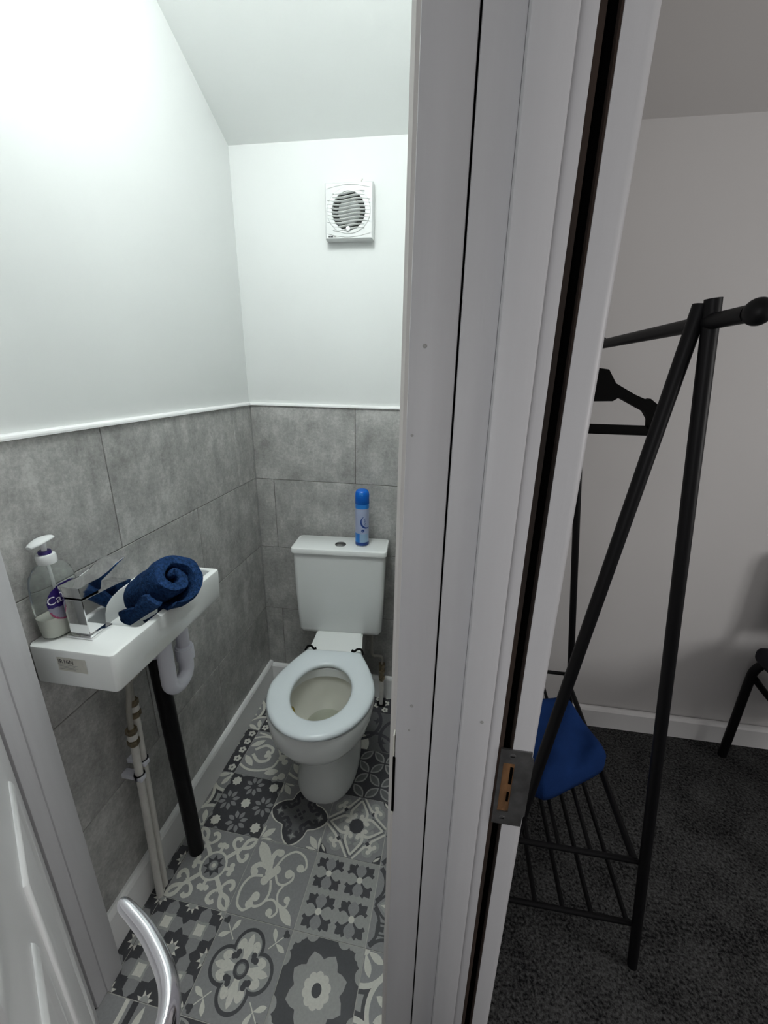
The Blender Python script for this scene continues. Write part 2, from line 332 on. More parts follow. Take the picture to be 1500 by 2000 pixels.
bm = bmesh.new(); box(bm, 0.8652, 0.8712, JY + 0.0015, JY + 0.011, 0, 2.05); box(bm, 0.8815, 0.8838, JY + 0.0015, JY + 0.011, 0, 2.05); fin('groove_side', bm, 'groove', t8)
# strike plate: plate with opening, screws, chewed wood behind
zp0, zp1, xp0, xp1 = 0.822, 0.957, 0.8685, 0.9085; oz0, oz1, ox0, ox1 = 0.846, 0.934, 0.8735, 0.8885
bm = bmesh.new(); y0, y1 = JY - 0.0022, JY + 0.0005
for a in [(xp0, xp1, zp0, oz0), (xp0, xp1, oz1, zp1), (xp0, ox0, oz0, oz1), (ox1, xp1, oz0, oz1)]: box(bm, a[0], a[1], y0, y1, a[2], a[3])
box(bm, xp1, xp1 + 0.003, y0, y1, zp0 + 0.02, zp1 - 0.01)
sp = fin('strike_plate', bm, 'steel', t8); sp['label'] = 'worn steel strike plate with chewed wooden keep'
bm = bmesh.new(); box(bm, ox0 - 0.001, ox1 + 0.001, JY - 0.0006, JY + 0.0102, oz0 - 0.001, oz1 + 0.001)
bmesh.ops.subdivide_edges(bm, edges=bm.edges, cuts=10, use_grid_fill=True)
for v in bm.verts:
    if v.co.y < JY + 0.0006: v.co.y += 0.0012 * (noise.noise(Vector((v.co.x * 200, 3, v.co.z * 90))))
fin('bare_wood_recess', bm, 'rawwood', sp)
bm = bmesh.new(); box(bm, ox1 - 0.005, ox1 - 0.0012, JY - 0.0018, JY + 0.006, 0.897, 0.926); box(bm, ox1 - 0.0050, ox1 - 0.002, JY - 0.0018, JY + 0.006, 0.865, 0.882); fin('latch_keep', bm, 'black', sp)
for z in (0.947, 0.834):
    bm = bmesh.new(); lathe(bm, [(0.0042, 0), (0.0040, 0.0006), (0.0030, 0.0009)], seg=20); o = fin('screw', bm, 'steel', sp, 30)
    o.location = (0.884 if z > 0.9 else 0.8815, y0, z); o.rotation_euler = (PI / 2, 0, 0)
    bm = bmesh.new(); box(bm, -0.0030, 0.0030, -0.0005, 0.0005, 0.0007, 0.0011)

    s = fin('screw_slot', bm, 'black', t8); s.location = o.location; s.rotation_euler = (PI / 2, 0, 0); s.parent = sp
# door heads (above the frame of the picture)
struct(boxo('trim_9', (-0.02, 0.775, YF, -1.03, 2.05, 2.10), 'wood')); struct(boxo('trim_10', (0.81, 0.913, -1.90, -1.02, 2.05, 2.07), 'wood'))
struct(boxo('trim_11', (0.81, 0.913, -1.915, -1.885, 0, 2.05), 'wood'))

# ---- toilet door leaf, standing ajar towards the viewer (door_1)
PHI = math.radians(36.5); DW, DT = 0.672, 0.036
door = thing('door_1', 'white panelled toilet door standing ajar at the left edge', 'door', (0.054, -1.1195, 0), -PHI); door['kind'] = 'structure'
# local: +x along the leaf, +y = inner face side (y=0), leaf body y in [-DT,0]
boxo('door_leaf', (0.0, DW, -DT, 0.0, 0.008, 2.03), 'doorpaint', door, 0.003, 3)
def door_panel(x0, x1, z0, z1):
    bm = bmesh.new(); w = 0.028
    def ring(ins, y): return [(x0 + ins, y, z0 + ins), (x1 - ins, y, z0 + ins), (x1 - ins, y, z1 - ins), (x0 + ins, y, z1 - ins)]
    loft(bm, [ring(0, -0.0005), ring(0.002, 0.003), ring(0.007, 0.0055), ring(0.013, 0.0045), ring(0.019, 0.0015), ring(w, 0.001), ring(w + 0.025, 0.004), ring(w + 0.027, 0.004)], False, True)
    fin('door_panel', bm, 'doorpaint', door, 50)
for x0, x1 in ((0.105, 0.300), (0.372, 0.567)):
    door_panel(x0, x1, 0.20, 0.82); door_panel(x0, x1, 1.00, 1.86)
# lever handle
hz = 1.0; hs = 0.643
bm = bmesh.new(); tube(bm, [(hs, 0.0, hz), (hs, 0.008, hz)], 0.026, 32); bmesh.ops.bevel(bm, geom=[e for e in bm.edges if e.calc_face_angle(0) > 1], offset=0.002, segments=2, affect='EDGES')
rose = fin('handle_rose', bm, 'satin', door, 40)
bm = bmesh.new(); path = smooth_path([(hs, 0.006, hz), (hs, 0.040, hz), (hs - 0.001, 0.064, hz), (hs - 0.010, 0.080, hz), (hs - 0.032, 0.089, hz + 0.001), (hs - 0.066, 0.088, hz + 0.003), (hs - 0.094, 0.082, hz + 0.004), (hs - 0.110, 0.077, hz + 0.004)], 8)
rings = []; n = len(path)
for i, (p, nn, bb) in enumerate(frames(path)):
    t = i / (n - 1); T = (Vector(path[min(i + 1, n - 1)]) - Vector(path[max(i - 1, 0)])).normalized()
    up = Vector((0, 0, 1)); side = T.cross(up).normalized()
    hh = 0.0105 + 0.003 * math.sin(min(1, t * 1.3) * PI) - 0.003 * t; ww = 0.0095 - 0.0045 * t
    if t > 0.9: k = (1 - t) / 0.1; hh *= math.sqrt(max(0.03, 1 - (1 - k) ** 2)); ww *= math.sqrt(max(0.05, 1 - (1 - k) ** 2))
    rings.append([p + up * hh * math.sin(2 * PI * k / 24) + side * ww * math.cos(2 * PI * k / 24) for k in range(24)])
loft(bm, rings); lever = fin('lever_handle', bm, 'satin', door, 60); lever['label'] = 'curved chrome lever door handle'

# ---- floor tiles with printed patterns
TS, TX, TY, TR = 0.1979, 0.0625, -0.4897, -0.0272
class Pat:
    def __init__(self, base): self.base = base; self.p = []      # (layer, colour, poly)
    def poly(self, c, pts, l=1): self.p.append((l, c, [(float(a), float(b)) for a, b in pts]))
    def circ(self, c, x, y, r, l=1, n=20, ry=None): self.poly(c, [(x + r * math.cos(2 * PI * k / n), y + (ry or r) * math.sin(2 * PI * k / n)) for k in range(n)], l)
    def star(self, c, x, y, r1, r2, n, l=1, rot=0.0): self.poly(c, [(x + (r1 if k % 2 == 0 else r2) * math.cos(PI * k / n + rot), y + (r1 if k % 2 == 0 else r2) * math.sin(PI * k / n + rot)) for k in range(2 * n)], l)
    def petal(self, c, a, b, w, l=1, tip=0.5, n=7):
        ax, ay = a; bx, by = b; dx, dy = bx - ax, by - ay; L = math.hypot(dx, dy); ux, uy = dx / L, dy / L; A = []; B = []
        for k in range(n + 1):
            t = k / n; e = math.sin(PI * t ** (math.log(0.5) / math.log(tip))) ** 0.85 * w if 0 < t < 1 else 0
            A.append((ax + dx * t - uy * e, ay + dy * t + ux * e)); B.append((ax + dx * t + uy * e, ay + dy * t - ux * e))
        self.poly(c, A + B[-2:0:-1], l)
    def stroke(self, c, pts, w, l=1, closed=False, taper=None):
        n = len(pts); L = []; R = []
        for i in range(n):
            a = pts[(i - 1) % n] if closed else pts[max(i - 1, 0)]; b = pts[(i + 1) % n] if closed else pts[min(i + 1, n - 1)]
            dx, dy = b[0] - a[0], b[1] - a[1]; d = math.hypot(dx, dy) or 1; ww = w * (1 + (taper - 1) * i / (n - 1)) if taper else w
            L.append((pts[i][0] - dy / d * ww / 2, pts[i][1] + dx / d * ww / 2)); R.append((pts[i][0] + dy / d * ww / 2, pts[i][1] - dx / d * ww / 2))
        for i in range(n if closed else n - 1):
            j = (i + 1) % n; self.poly(c, [L[i], L[j], R[j], R[i]], l)
    def sym(self, fn, k=4):
        s = len(self.p); fn(); new = self.p[s:]
        for q in range(1, k):
            a = 2 * PI * q / k; ca, sa = math.cos(a), math.sin(a)
            for l, c, pts in new: self.p.append((l, c, [(x * ca - y * sa, x * sa + y * ca) for x, y in pts]))
    def rot(self, a):
        ca, sa = math.cos(a), math.sin(a); self.p = [(l, c, [(x * ca - y * sa, x * sa + y * ca) for x, y in pts]) for l, c, pts in self.p]; return self
def arc(cx, cy, r, a0, a1, n=14, r2=None):
    return [(cx + (r + ((r2 if r2 is not None else r) - r) * k / n) * math.cos(math.radians(a0 + (a1 - a0) * k / n)), cy + (r + ((r2 if r2 is not None else r) - r) * k / n) * math.sin(math.radians(a0 + (a1 - a0) * k / n))) for k in range(n + 1)]
def crv(*p, n=6): return [(v.x, v.y) for v in smooth_path([(a, b, 0) for a, b in p], n)]

def pat_daisies():
    P = Pat('td')
    for cx, cy in ((0, .32), (0, -.32), (.32, 0), (-.32, 0)):
        for k in range(8):
            a = PI / 8 + k * PI / 4; P.petal('tg', (cx + .055 * math.cos(a), cy + .055 * math.sin(a)), (cx + .185 * math.cos(a), cy + .185 * math.sin(a)), .034)
    for cx, cy in ((0, 0), (.36, .36), (-.36, .36), (.36, -.36), (-.36, -.36)): P.star('tl', cx, cy, .088, .070, 8, 2, .2)
    for sx in (-1, 1):
        for sy in (-1, 1): P.poly('tg', [(sx * .22, sy * .5), (sx * .29, sy * .455), (sx * .36, sy * .5)], 1); P.poly('tg', [(sx * .5, sy * .22), (sx * .455, sy * .29), (sx * .5, sy * .36)], 1)
    return P
def pat_ogee():
    P = Pat('tg')
    half = crv((-.50, .0), (-.44, .10), (-.33, .18), (-.235, .21), (-.205, .235), (-.175, .34), (-.10, .44), (0, .50))
    outl = []
    for q in range(4):
        a = -q * PI / 2; outl += [(x * math.cos(a) - y * math.sin(a), x * math.sin(a) + y * math.cos(a)) for x, y in half[:-1]]
    P.poly('tl', [(x * 1.06, y * 1.06) for x, y in outl], 1); P.poly('td', outl, 2); P.poly('te', [(x * .82, y * .82) for x, y in outl], 3)
    def f():
        P.stroke('td', crv((-.04, .30), (-.10, .33), (-.13, .27), (-.09, .20), (-.13, .15), (-.17, .17)), .055, 4); P.circ('td', -.055, .29, .028, 4)
        P.stroke('td', crv((.04, .30), (.10, .33), (.13, .27), (.09, .20), (.13, .15)), .055, 4); P.circ('td', .055, .29, .028, 4)
        P.star('tm', 0, .36, .065, .025, 4, 4, PI / 2); P.star('td', .055, .055, .036, .025, 4, 4)
        P.petal('tl', (.47, .47), (.30, .30), .05, 2); P.petal('tl', (.49, .47), (.47, .28), .022, 2); P.petal('tl', (.47, .49), (.28, .47), .022, 2)
        P.stroke('tl', [(.06, .497), (.49, .497)], .012, 2)
    P.sym(f); P.star('td', 0, 0, .036, .025, 4, 4); return P
def pat_hearts():
    P = Pat('tg')
    def f():
        for s in (-1, 1):
            P.circ('tm', s * .085, -.20, .112, 1); P.circ('tm', s * .26, -.345, .092, 1)
            P.stroke('te', crv((s * .012, -.475), (s * .115, -.335), (s * .180, -.235)), .020, 2)
            P.stroke('tl', crv((0, -.445), (s * .080, -.33), (s * .135, -.235), (s * .132, -.155), (s * .085, -.125), (s * .050, -.165)), .030, 3, taper=2.1); P.circ('tl', s * .060, -.170, .036, 3)
            P.stroke('tl', crv((s * .045, -.495), (s * .130, -.385), (s * .190, -.305), (s * .250, -.275), (s * .300, -.315), (s * .275, -.370)), .028, 3, taper=2.0); P.circ('tl', s * .270, -.362, .032, 3)
        P.star('tg', 0, -.24, .075, .03, 4, 2)
        P.poly('td', [(.20, -.24), (.24, -.20), (.28, -.24), (.24, -.28)], 4)
        P.poly('td', [(.36, -.5), (.5, -.5), (.5, -.36), (.42, -.40)], 4); P.petal('tl', (.38, -.48), (.48, -.40), .018, 5)
    P.sym(f); P.circ('td', 0, 0, .125, 4, 8); return P
def pat_acanthus():
    P = Pat('tg')
    P.stroke('tl', [(x, y) for x, y in arc(0, 0, .19, 0, 352, 44)], .032, 1, True)
    def f():
        P.stroke('tl', [(.12, .12), (.30, .30)], .06, 1); P.petal('tl', (.27, .27), (.49, .49), .085, 1, .6); P.petal('tg', (.35, .35), (.45, .45), .024, 2)
        P.stroke('tl', crv((.27, .25), (.33, .16), (.40, .14), (.44, .20), (.41, .25)), .05, 1, taper=1.2); P.stroke('tl', crv((.25, .27), (.16, .33), (.14, .40), (.20, .44), (.25, .41)), .05, 1, taper=1.2)
        P.stroke('tg', crv((.30, .23), (.35, .185), (.40, .20)), .012, 2); P.stroke('tg', crv((.23, .30), (.185, .35), (.20, .40)), .012, 2)
        P.stroke('tl', [(0, .18), (0, .27)], .05, 1); P.circ('tl', -.055, .285, .038, 1); P.circ('tl', .055, .285, .038, 1); P.circ('tl', 0, .29, .045, 1)
        P.stroke('tl', crv((.13, .14), (.20, .19), (.26, .27)), .05, 1)
    P.sym(f); P.star('td', 0, 0, .155, .088, 8, 3, .2); P.circ('te', 0, 0, .075, 4); P.circ('tm', 0, 0, .062, 5); P.circ('tl', 0, 0, .030, 6); return P
def pat_lily_scroll():
    P = Pat('tg'); c = 'tl'
    P.petal(c, (-.44, .47), (-.12, .10), .085, 1, .42)
    P.stroke(c, crv((-.13, .12), (-.16, .28), (-.12, .37), (-.06, .36)), .06, 1, taper=1.5); P.circ(c, -.06, .365, .055, 1)
    P.stroke(c, crv((-.13, .12), (-.29, .16), (-.38, .10), (-.36, .04)), .06, 1, taper=1.5); P.circ(c, -.345, .04, .052, 1)
    P.circ(c, -.12, .08, .065, 2); P.circ(c, -.03, .13, .062, 2); P.circ(c, -.15, -.035, .058, 2); P.stroke(c, [(-.03, .13), (-.15, -.03)], .10, 2)
    P.stroke(c, crv((-.06, .16), (.02, .33), (.17, .43), (.33, .38), (.40, .25), (.34, .18)), .032, 1); P.circ(c, .315, .22, .055, 1)
    P.stroke(c, crv((-.20, .02), (-.36, -.02), (-.44, -.17), (-.41, -.36), (-.30, -.43), (-.22, -.38)), .034, 1); P.circ(c, -.235, -.345, .055, 1)
    P.stroke(c, crv((-.02, .07), (.06, -.03), (.16, -.03), (.25, .05), (.24, .13), (.18, .14)), .032, 1); P.circ(c, .175, .115, .060, 1)
    P.stroke(c, crv((-.06, -.01), (-.01, -.16), (-.05, -.30), (-.16, -.36), (-.24, -.30), (-.20, -.22)), .034, 1); P.circ(c, -.185, -.245, .060, 1)
    P.stroke(c, crv((-.03, -.27), (.06, -.235), (.14, -.27), (.19, -.36), (.13, -.43), (.08, -.40)), .028, 1); P.circ(c, .085, -.385, .048, 1)
    P.stroke(c, crv((.16, -.035), (.115, -.13), (.135, -.22), (.20, -.30), (.29, -.28), (.30, -.21)), .028, 1); P.circ(c, .275, -.20, .044, 1)
    P.petal(c, (.16, -.25), (.44, -.47), .062, 1, .6); return P
def pat_four():
    P = Pat('tm')
    for cx in (-.24, .24):
        for cy in (-.24, .24):
            for k in range(4):
                a = PI / 4 + k * PI / 2; d = lambda r, da: (cx + r * math.cos(a + da), cy + r * math.sin(a + da))
                P.petal('td', d(.03, 0), d(.27, 0), .055, 1, .6); P.petal('td', d(.07, 0), d(.232, .38), .036, 1, .6); P.petal('td', d(.07, 0), d(.232, -.38), .036, 1, .6)
            for k in range(4):
                a = k * PI / 2; P.petal('tg' if k % 2 else 'tm', (cx + .02 * math.cos(a), cy + .02 * math.sin(a)), (cx + .215 * math.cos(a), cy + .215 * math.sin(a)), .080, 2, .56)
            P.circ('tl', cx, cy, .042, 3)
    return P
def pat_mosaic():
    P = Pat('td')
    for i in (-1, 0, 1):
        for j in (-1, 0, 1): P.star('tl', i * .5, j * .5, .115, .060, 8, 3, PI / 8); P.star('tm', i * .5, j * .5, .068, .058, 8, 4)
    for x in (-.25, .25):
        for y in (-.25, .25):
            P.star('tm', x, y, .14, .085, 4, 2, PI / 4); P.star('tl', x, y, .088, .058, 4, 3, PI / 4)
            for dx, dy in ((.14, 0), (-.14, 0), (0, .14), (0, -.14)):
                P.poly('tg', [(x + dx + (.098 if dx else .088) * math.cos(q), y + dy + (.098 if dy else .088) * math.sin(q)) for q in [PI / 8 + k * PI / 4 for k in range(8)]], 1)
                P.star('tg', x + dx * 1.35, y + dy * 1.35, .085, .05, 4, 1)
    return P
def pat_clover():
    P = Pat('tg')
    def lobes():
        P.circ('td', 0, .215, .205, 1, 32); P.circ('tm', 0, .215, .165, 2, 32)
    P.sym(lobes); P.poly('tm', [(.15, .15), (-.15, .15), (-.15, -.15), (.15, -.15)], 2)
    def f():
        P.petal('tl', (0, .10), (0, .36), .040, 3, .65); P.stroke('tl', [(-.035, .12), (.035, .12)], .05, 3)
        for s in (-1, 1): P.stroke('tl', crv((s * .012, .11), (s * .05, .22), (s * .095, .27), (s * .125, .22), (s * .10, .18)), .038, 3, taper=1.5); P.circ('tl', s * .098, .205, .030, 3)
        for dx, dy in ((.115, .115), (.15, .105), (.105, .15)): P.circ('td', dx, dy, .034, 4)
        P.stroke('tl', [(.25, .25), (.40, .40)], .012, 3); P.petal('tl', (.32, .32), (.25, .47), .030, 3, .6); P.petal('tl', (.32, .32), (.47, .25), .030, 3, .6)
        for dx, dy in ((.42, .42), (.455, .425), (.425, .455)): P.circ('td', dx, dy, .026, 3)
    P.sym(f); P.circ('td', 0, 0, .098, 5); P.circ('te', 0, 0, .066, 6); P.circ('tm', 0, 0, .05, 7); return P
def pat_bloom():
    P = Pat('td')
    def f():
        for x, y, r in ((.5, .5, .13), (.36, .5, .075), (.5, .36, .075), (.22, .52, .09), (.52, .22, .09), (.43, .40, .05)): P.circ('tm', x, y, r, 1)
        P.circ('td', .335, .40, .045, 2)
    P.sym(f)
    for k in range(8):
        a = PI / 8 + k * PI / 4; P.petal('tm', (0, 0), (.375 * math.cos(a), .375 * math.sin(a)), .118, 2, .62)
    P.circ('tm', 0, 0, .24, 2)
    for k in range(10): a = k * PI / 5 + .3; P.circ('tl', .125 * math.cos(a), .125 * math.sin(a), .052, 3)
    P.circ('tl', 0, 0, .14, 3); P.circ('td', 0, 0, .062, 4, ry=.068); return P
def pat_rings():
    P = Pat('tm')
    for cx, cy in ((-.5, .5), (.5, .5), (-.5, -.5), (.5, -.5), (0, -.02)):
        P.circ('td', cx, cy, .43, 1, 36); P.circ('tl', cx, cy, .385, 2, 36); P.circ('tg', cx, cy, .33, 3, 36)
        for k in range(8): a = k * PI / 4 + PI / 8; P.petal('tl', (cx + .04 * math.cos(a), cy + .04 * math.sin(a)), (cx + .29 * math.cos(a), cy + .29 * math.sin(a)), .045, 4, .6)
        P.circ('tl', cx, cy, .07, 4)
    return P
def pat_lozenge():
    P = Pat('tg')
    def f():
        P.stroke('td', arc(-.62, .25, .25, -55, 55), .038, 2); P.stroke('td', arc(-.62, -.25, .25, -55, 55), .038, 2)
        P.stroke('td', crv((-.47, .0), (-.34, .13), (-.20, .17)), .032, 2); P.stroke('td', crv((-.47, .0), (-.34, -.13), (-.20, -.17)), .032, 2)
        P.poly('tm', [(-.42, 0), (-.28, .11), (-.17, 0), (-.28, -.11)], 1); P.star('tl', -.29, 0, .10, .035, 4, 3)
        P.stroke('td', [(-.33, .26), (-.33, .40), (-.20, .40), (-.20, .26)], .03, 2, True); P.poly('td', [(-.295, .30), (-.235, .30), (-.235, .365), (-.295, .365)], 2)
    P.sym(f); P.star('tl', 0, 0, .12, .05, 8, 3); return P
def pat_lattice():
    P = Pat('td')
    for i in range(-2, 3):
        for j in range(-2, 3):
            if (i + j) % 2 == 0:
                x, y = i * .25, j * .25
                for dx, dy in ((.25, .25), (.25, -.25)):
                    P.petal('tm', (x + .015 * dx * 4, y + .015 * dy * 4), (x + dx * .94, y + dy * .94), .080, 1); P.petal('te', (x + dx * .14, y + dy * .14), (x + dx * .86, y + dy * .86), .050, 2)
    return P
def pat_damask():
    P = Pat('tg')
    for s in (-1, 1):
        P.stroke('tl', crv((-.5, -.30 * s), (-.30, -.38 * s), (-.05, -.36 * s), (.15, -.25 * s), (.20, -.08 * s)), .045, 1)
        P.stroke('tl', crv((-.35, -.05 * s), (-.18, -.18 * s), (-.02, -.14 * s), (.0, -.04 * s), (-.08, -.02 * s)), .06, 1); P.circ('tl', -.07, -.04 * s, .045, 1)
        P.petal('tl', (-.48, .10 * s), (-.24, .30 * s), .06, 1); P.petal('tl', (.05, .40 * s), (.30, .30 * s), .07, 1); P.circ('tl', .40, .40 * s, .07, 1); P.circ('tl', .30, .46 * s, .05, 1)
    P.stroke('tl', crv((-.45, .45), (-.20, .40), (.05, .22), (.2, .02)), .04, 1); P.circ('tl', .25, -.02, .07, 1); P.circ('tl', .33, .06, .06, 1); P.circ('tl', .34, -.10, .06, 1)
    return P
def pat_blossom():
    P = Pat('td')
    for i in range(5):
        for j in range(5):
            x, y = -.4 + i * .2, -.4 + j * .2 + (.1 if i % 2 else 0)
            for k in range(5): a = k * 2 * PI / 5 + i; P.circ('tl', x + .045 * math.cos(a), y + .045 * math.sin(a), .030, 1, 10)
            P.circ('te', x, y, .020, 2, 10)
    return P
def pat_arcs():
    P = Pat('te')
    P.circ('tl', .62, -.05, .36, 1, 40); P.circ('tl', -.45, -.40, .30, 1, 40)
    for c, r in (((.55, -.1), .52), ((-.1, -.62), .55), ((-.52, .2), .5)): P.stroke('td', arc(c[0], c[1], r, 0, 355, 48), .07, 2, True)
    P.star('td', -.1, .25, .10, .04, 4, 3); P.star('td', .1, -.28, .10, .04, 4, 3); return P
def pat_ribbon():
    P = Pat('tg')
    def f():
        P.stroke('td', crv((-.5, -.36), (-.25, -.22), (-.10, .05), (-.08, .5)), .075, 1); P.stroke('tl', crv((-.5, -.14), (-.33, -.02), (-.20, .20), (-.19, .5)), .055, 1)
        P.petal('tl', (.05, .48), (.02, .18), .04, 1)
    P.sym(f, 2); return P
PATS = {(0, 0): pat_daisies, (1, 0): pat_ogee, (2, 0): pat_hearts, (3, 0): pat_lozenge, (-1, 0): pat_rings,
        (0, 1): pat_acanthus, (1, 1): pat_lily_scroll, (2, 1): pat_four, (3, 1): pat_lozenge, (-1, 1): pat_mosaic,
        (0, 2): pat_mosaic, (1, 2): pat_clover, (2, 2): pat_bloom, (3, 2): pat_rings, (-1, 2): pat_mosaic,
        (0, 3): pat_ribbon, (1, 3): pat_lattice, (2, 3): pat_daisies, (3, 3): pat_rings, (-1, 3): pat_ribbon,
        (-1, -1): pat_blossom, (0, -1): pat_damask, (1, -1): pat_damask, (2, -1): pat_lattice, (3, -1): pat_ogee,
        (-1, -2): pat_rings, (0, -2): pat_blossom, (1, -2): pat_four, (2, -2): pat_arcs, (3, -2): pat_arcs,
        (-1, -3): pat_ogee, (0, -3): pat_hearts, (1, -3): pat_ogee, (2, -3): pat_blossom, (3, -3): pat_daisies}
def clip(poly, nx, ny, d):        # keep nx*x+ny*y <= d
    out = []
    for i in range(len(poly)):
        a, b = poly[i - 1], poly[i]; da, db = nx * a[0] + ny * a[1] - d, nx * b[0] + ny * b[1] - d
        if (da <= 0) != (db <= 0): t = da / (da - db); out.append((a[0] + (b[0] - a[0]) * t, a[1] + (b[1] - a[1]) * t))
        if db <= 0: out.append(b)
    return out
TM = ['tl', 'tm', 'tg', 'td', 'te', 'grout']
def make_floor_tile(i, j, fn):
    P = fn(); h = 0.5 - 0.0055; ca, sa = math.cos(TR), math.sin(TR)
    cx, cy = (i + .5) * TS, -(j + .5) * TS
    def to_w(p): u, v = cx + p[0] * TS, cy + p[1] * TS; return (TX + u * ca - v * sa, TY + u * sa + v * ca)
    def full_clip(pts):
        for nx, ny in ((1, 0), (-1, 0), (0, 1), (0, -1)):
            pts = clip(pts, nx, ny, h)
            if len(pts) < 3: return None
        w = [to_w(p) for p in pts]
        for nx, ny, d in ((-1, 0, 0.001), (1, 0, 0.799), (0, 1, -0.001), (0, -1, 1.174)):
            w = clip(w, nx, ny, d)
            if len(w) < 3: return None
        return w
    base = full_clip([(-h, -h), (h, -h), (h, h), (-h, h)])
    if base is None: return
    bm = bmesh.new(); prism(bm, base, lambda u, v, d: (u, v, d), -0.004, 0.0)
    for f in bm.faces: f.material_index = TM.index(P.base)
    for idx, (l, c, pts) in enumerate(P.p):
        w = full_clip(pts)
        if not w: continue
        area = sum(w[k - 1][0] * w[k][1] - w[k][0] * w[k - 1][1] for k in range(len(w)))
        if abs(area) < 2e-8: continue
        if area < 0: w = w[::-1]
        try: f = bm.faces.new([bm.verts.new((x, y, l * 1.2e-4 + (idx % 300) * 6e-7)) for x, y in w]); f.material_index = TM.index(c)
        except ValueError: pass
    fin('floor_tile', bm, TM, floor, recalc=False)
for (i, j), fn in PATS.items(): make_floor_tile(i, j, fn)

# ================================================================== FURNISHINGS
# ---- toilet ceiling lamp
lamp = thing('ceiling_lamp', 'round flush ceiling lamp lighting the toilet', 'lamp', (0.43, -0.90, slope_z(YFLAT)))
bm = bmesh.new(); lathe(bm, [(0.135, 0), (0.135, -0.02), (0.125, -0.03)], seg=40); fin('base', bm, 'trim', lamp, 40)
bm = bmesh.new(); lathe(bm, [(0.112, -0.028), (0.116, -0.034), (0.116, -0.075), (0.108, -0.088), (0.08, -0.096), (0.04, -0.098)], seg=40); fin('diffuser', bm, 'diffuser', lamp, 60)

# ---- toilet (turned a little, front towards the right)
wc = thing('toilet', 'white close-coupled toilet with open seat ring, lid missing', 'toilet', (0.374, -0.006, 0), math.radians(4.0))
def rrect(hw, y0, y1, z, r=0.03, n=5):
    pts = []
    for cx, cy, a0 in ((hw - r, y1 - r, 0), (-hw + r, y1 - r, 90), (-hw + r, y0 + r, 180), (hw - r, y0 + r, 270)):
        pts += [(cx + r * math.cos(math.radians(a0 + 90 * k / n)), cy + r * math.sin(math.radians(a0 + 90 * k / n)), z) for k in range(n + 1)]
    return pts
bm = bmesh.new()
loft(bm, [rrect(.150, -.135, -.025, .413, .025), rrect(.163, -.142, -.018, .418, .022), rrect(.170, -.146, -.016, .432, .02), rrect(.176, -.149, -.016, .60, .018), rrect(.179, -.150, -.016, .766, .018)])
cis = fin('cistern', bm, 'ceramic', wc, 40)
bm = bmesh.new()
loft(bm, [rrect(.180, -.153, -.014, .7665, .016), rrect(.1845, -.158, -.013, .769, .018), rrect(.1855, -.159, -.013, .780, .018), rrect(.183, -.156, -.014, .787, .016), rrect(.178, -.151, -.018, .789, .013)])
lid = fin('cistern_lid', bm, 'ceramic', cis, 40)
bm = bmesh.new(); lathe(bm, [(.0215, 0), (.0215, .003), (.020, .0045), (.0185, .0035), (.0175, .004), (.010, .0045)], (.0, -.098, .788), 32); fb = fin('flush_button', bm, 'steel', cis, 40); fb['label'] = 'round chrome dual flush button'
bm = bmesh.new(); box(bm, -.0175, .0175, -.0985, -.0975, .7922, .7929); fin('button_split', bm, 'black', fb)
# pan
N = 48
def egg(hw, yc, fr, bk, z, p=2.2):
    out = []
    for k in range(N):
        a = 2 * PI * k / N; c, s = math.cos(a), math.sin(a)
        x = hw * math.copysign(abs(c) ** (2 / p), c); y = (bk if s > 0 else fr) * math.copysign(abs(s) ** (2 / p), s); out.append((x, yc + y, z))
    return out
SY = -.455
outer = [egg(.112, -.36, .185, .20, 0.0, 2.4), egg(.114, -.36, .188, .20, .012, 2.4), egg(.108, -.36, .182, .19, .03, 2.4), egg(.097, -.365, .168, .19, .10, 2.3), egg(.094, -.37, .165, .19, .16), egg(.100, -.38, .178, .19, .21), egg(.122, -.40, .205, .18, .255),
         egg(.150, -.43, .218, .17, .295), egg(.168, SY, .209, .16, .330), egg(.175, SY, .207, .155, .365), egg(.177, SY, .206, .155, .390), egg(.174, SY, .203, .152, .400)]
inner = [egg(.128, -.47, .150, .140, .402), egg(.118, -.47, .140, .132, .398), egg(.117, -.47, .140, .131, .366), egg(.128, -.47, .150, .138, .360), egg(.122, -.47, .145, .135, .335), egg(.108, -.465, .125, .125, .29), egg(.082, -.455, .090, .105, .24), egg(.055, -.44, .055, .075, .205), egg(.03, -.44, .03, .04, .195)]
bm = bmesh.new(); loft(bm, outer + inner[:3], True, False); pan = fin('pan', bm, 'ceramic', wc, 60)
bm = bmesh.new(); loft(bm, inner[2:], False, True); bowl = fin('bowl', bm, 'bowl', pan, 60)
bm = bmesh.new(); bm.faces.new([bm.verts.new(p) for p in egg(.075, -.452, .083, .098, .231)]); fin('water', bm, 'water', pan)
# yellow drip on the left of the bowl
bm = bmesh.new()
for k, (dx, dz, w) in enumerate(((0, 0, .012),)):
    ringp = []
    for q in range(14):
        a = 2 * PI * q / 14; t = -.12 + .085 * math.cos(a); z = .305 - .018 * math.sin(a)
        hw_, yc_, fr_ = .108 + (z - .29) * .31, -.468, .130; ang = PI + t
        ringp.append(bm.verts.new((hw_ * math.cos(ang) * .955, yc_ + fr_ * math.sin(ang) * .955, z)))
    bm.faces.new(ringp)
fin('stain', bm, 'stain', pan)
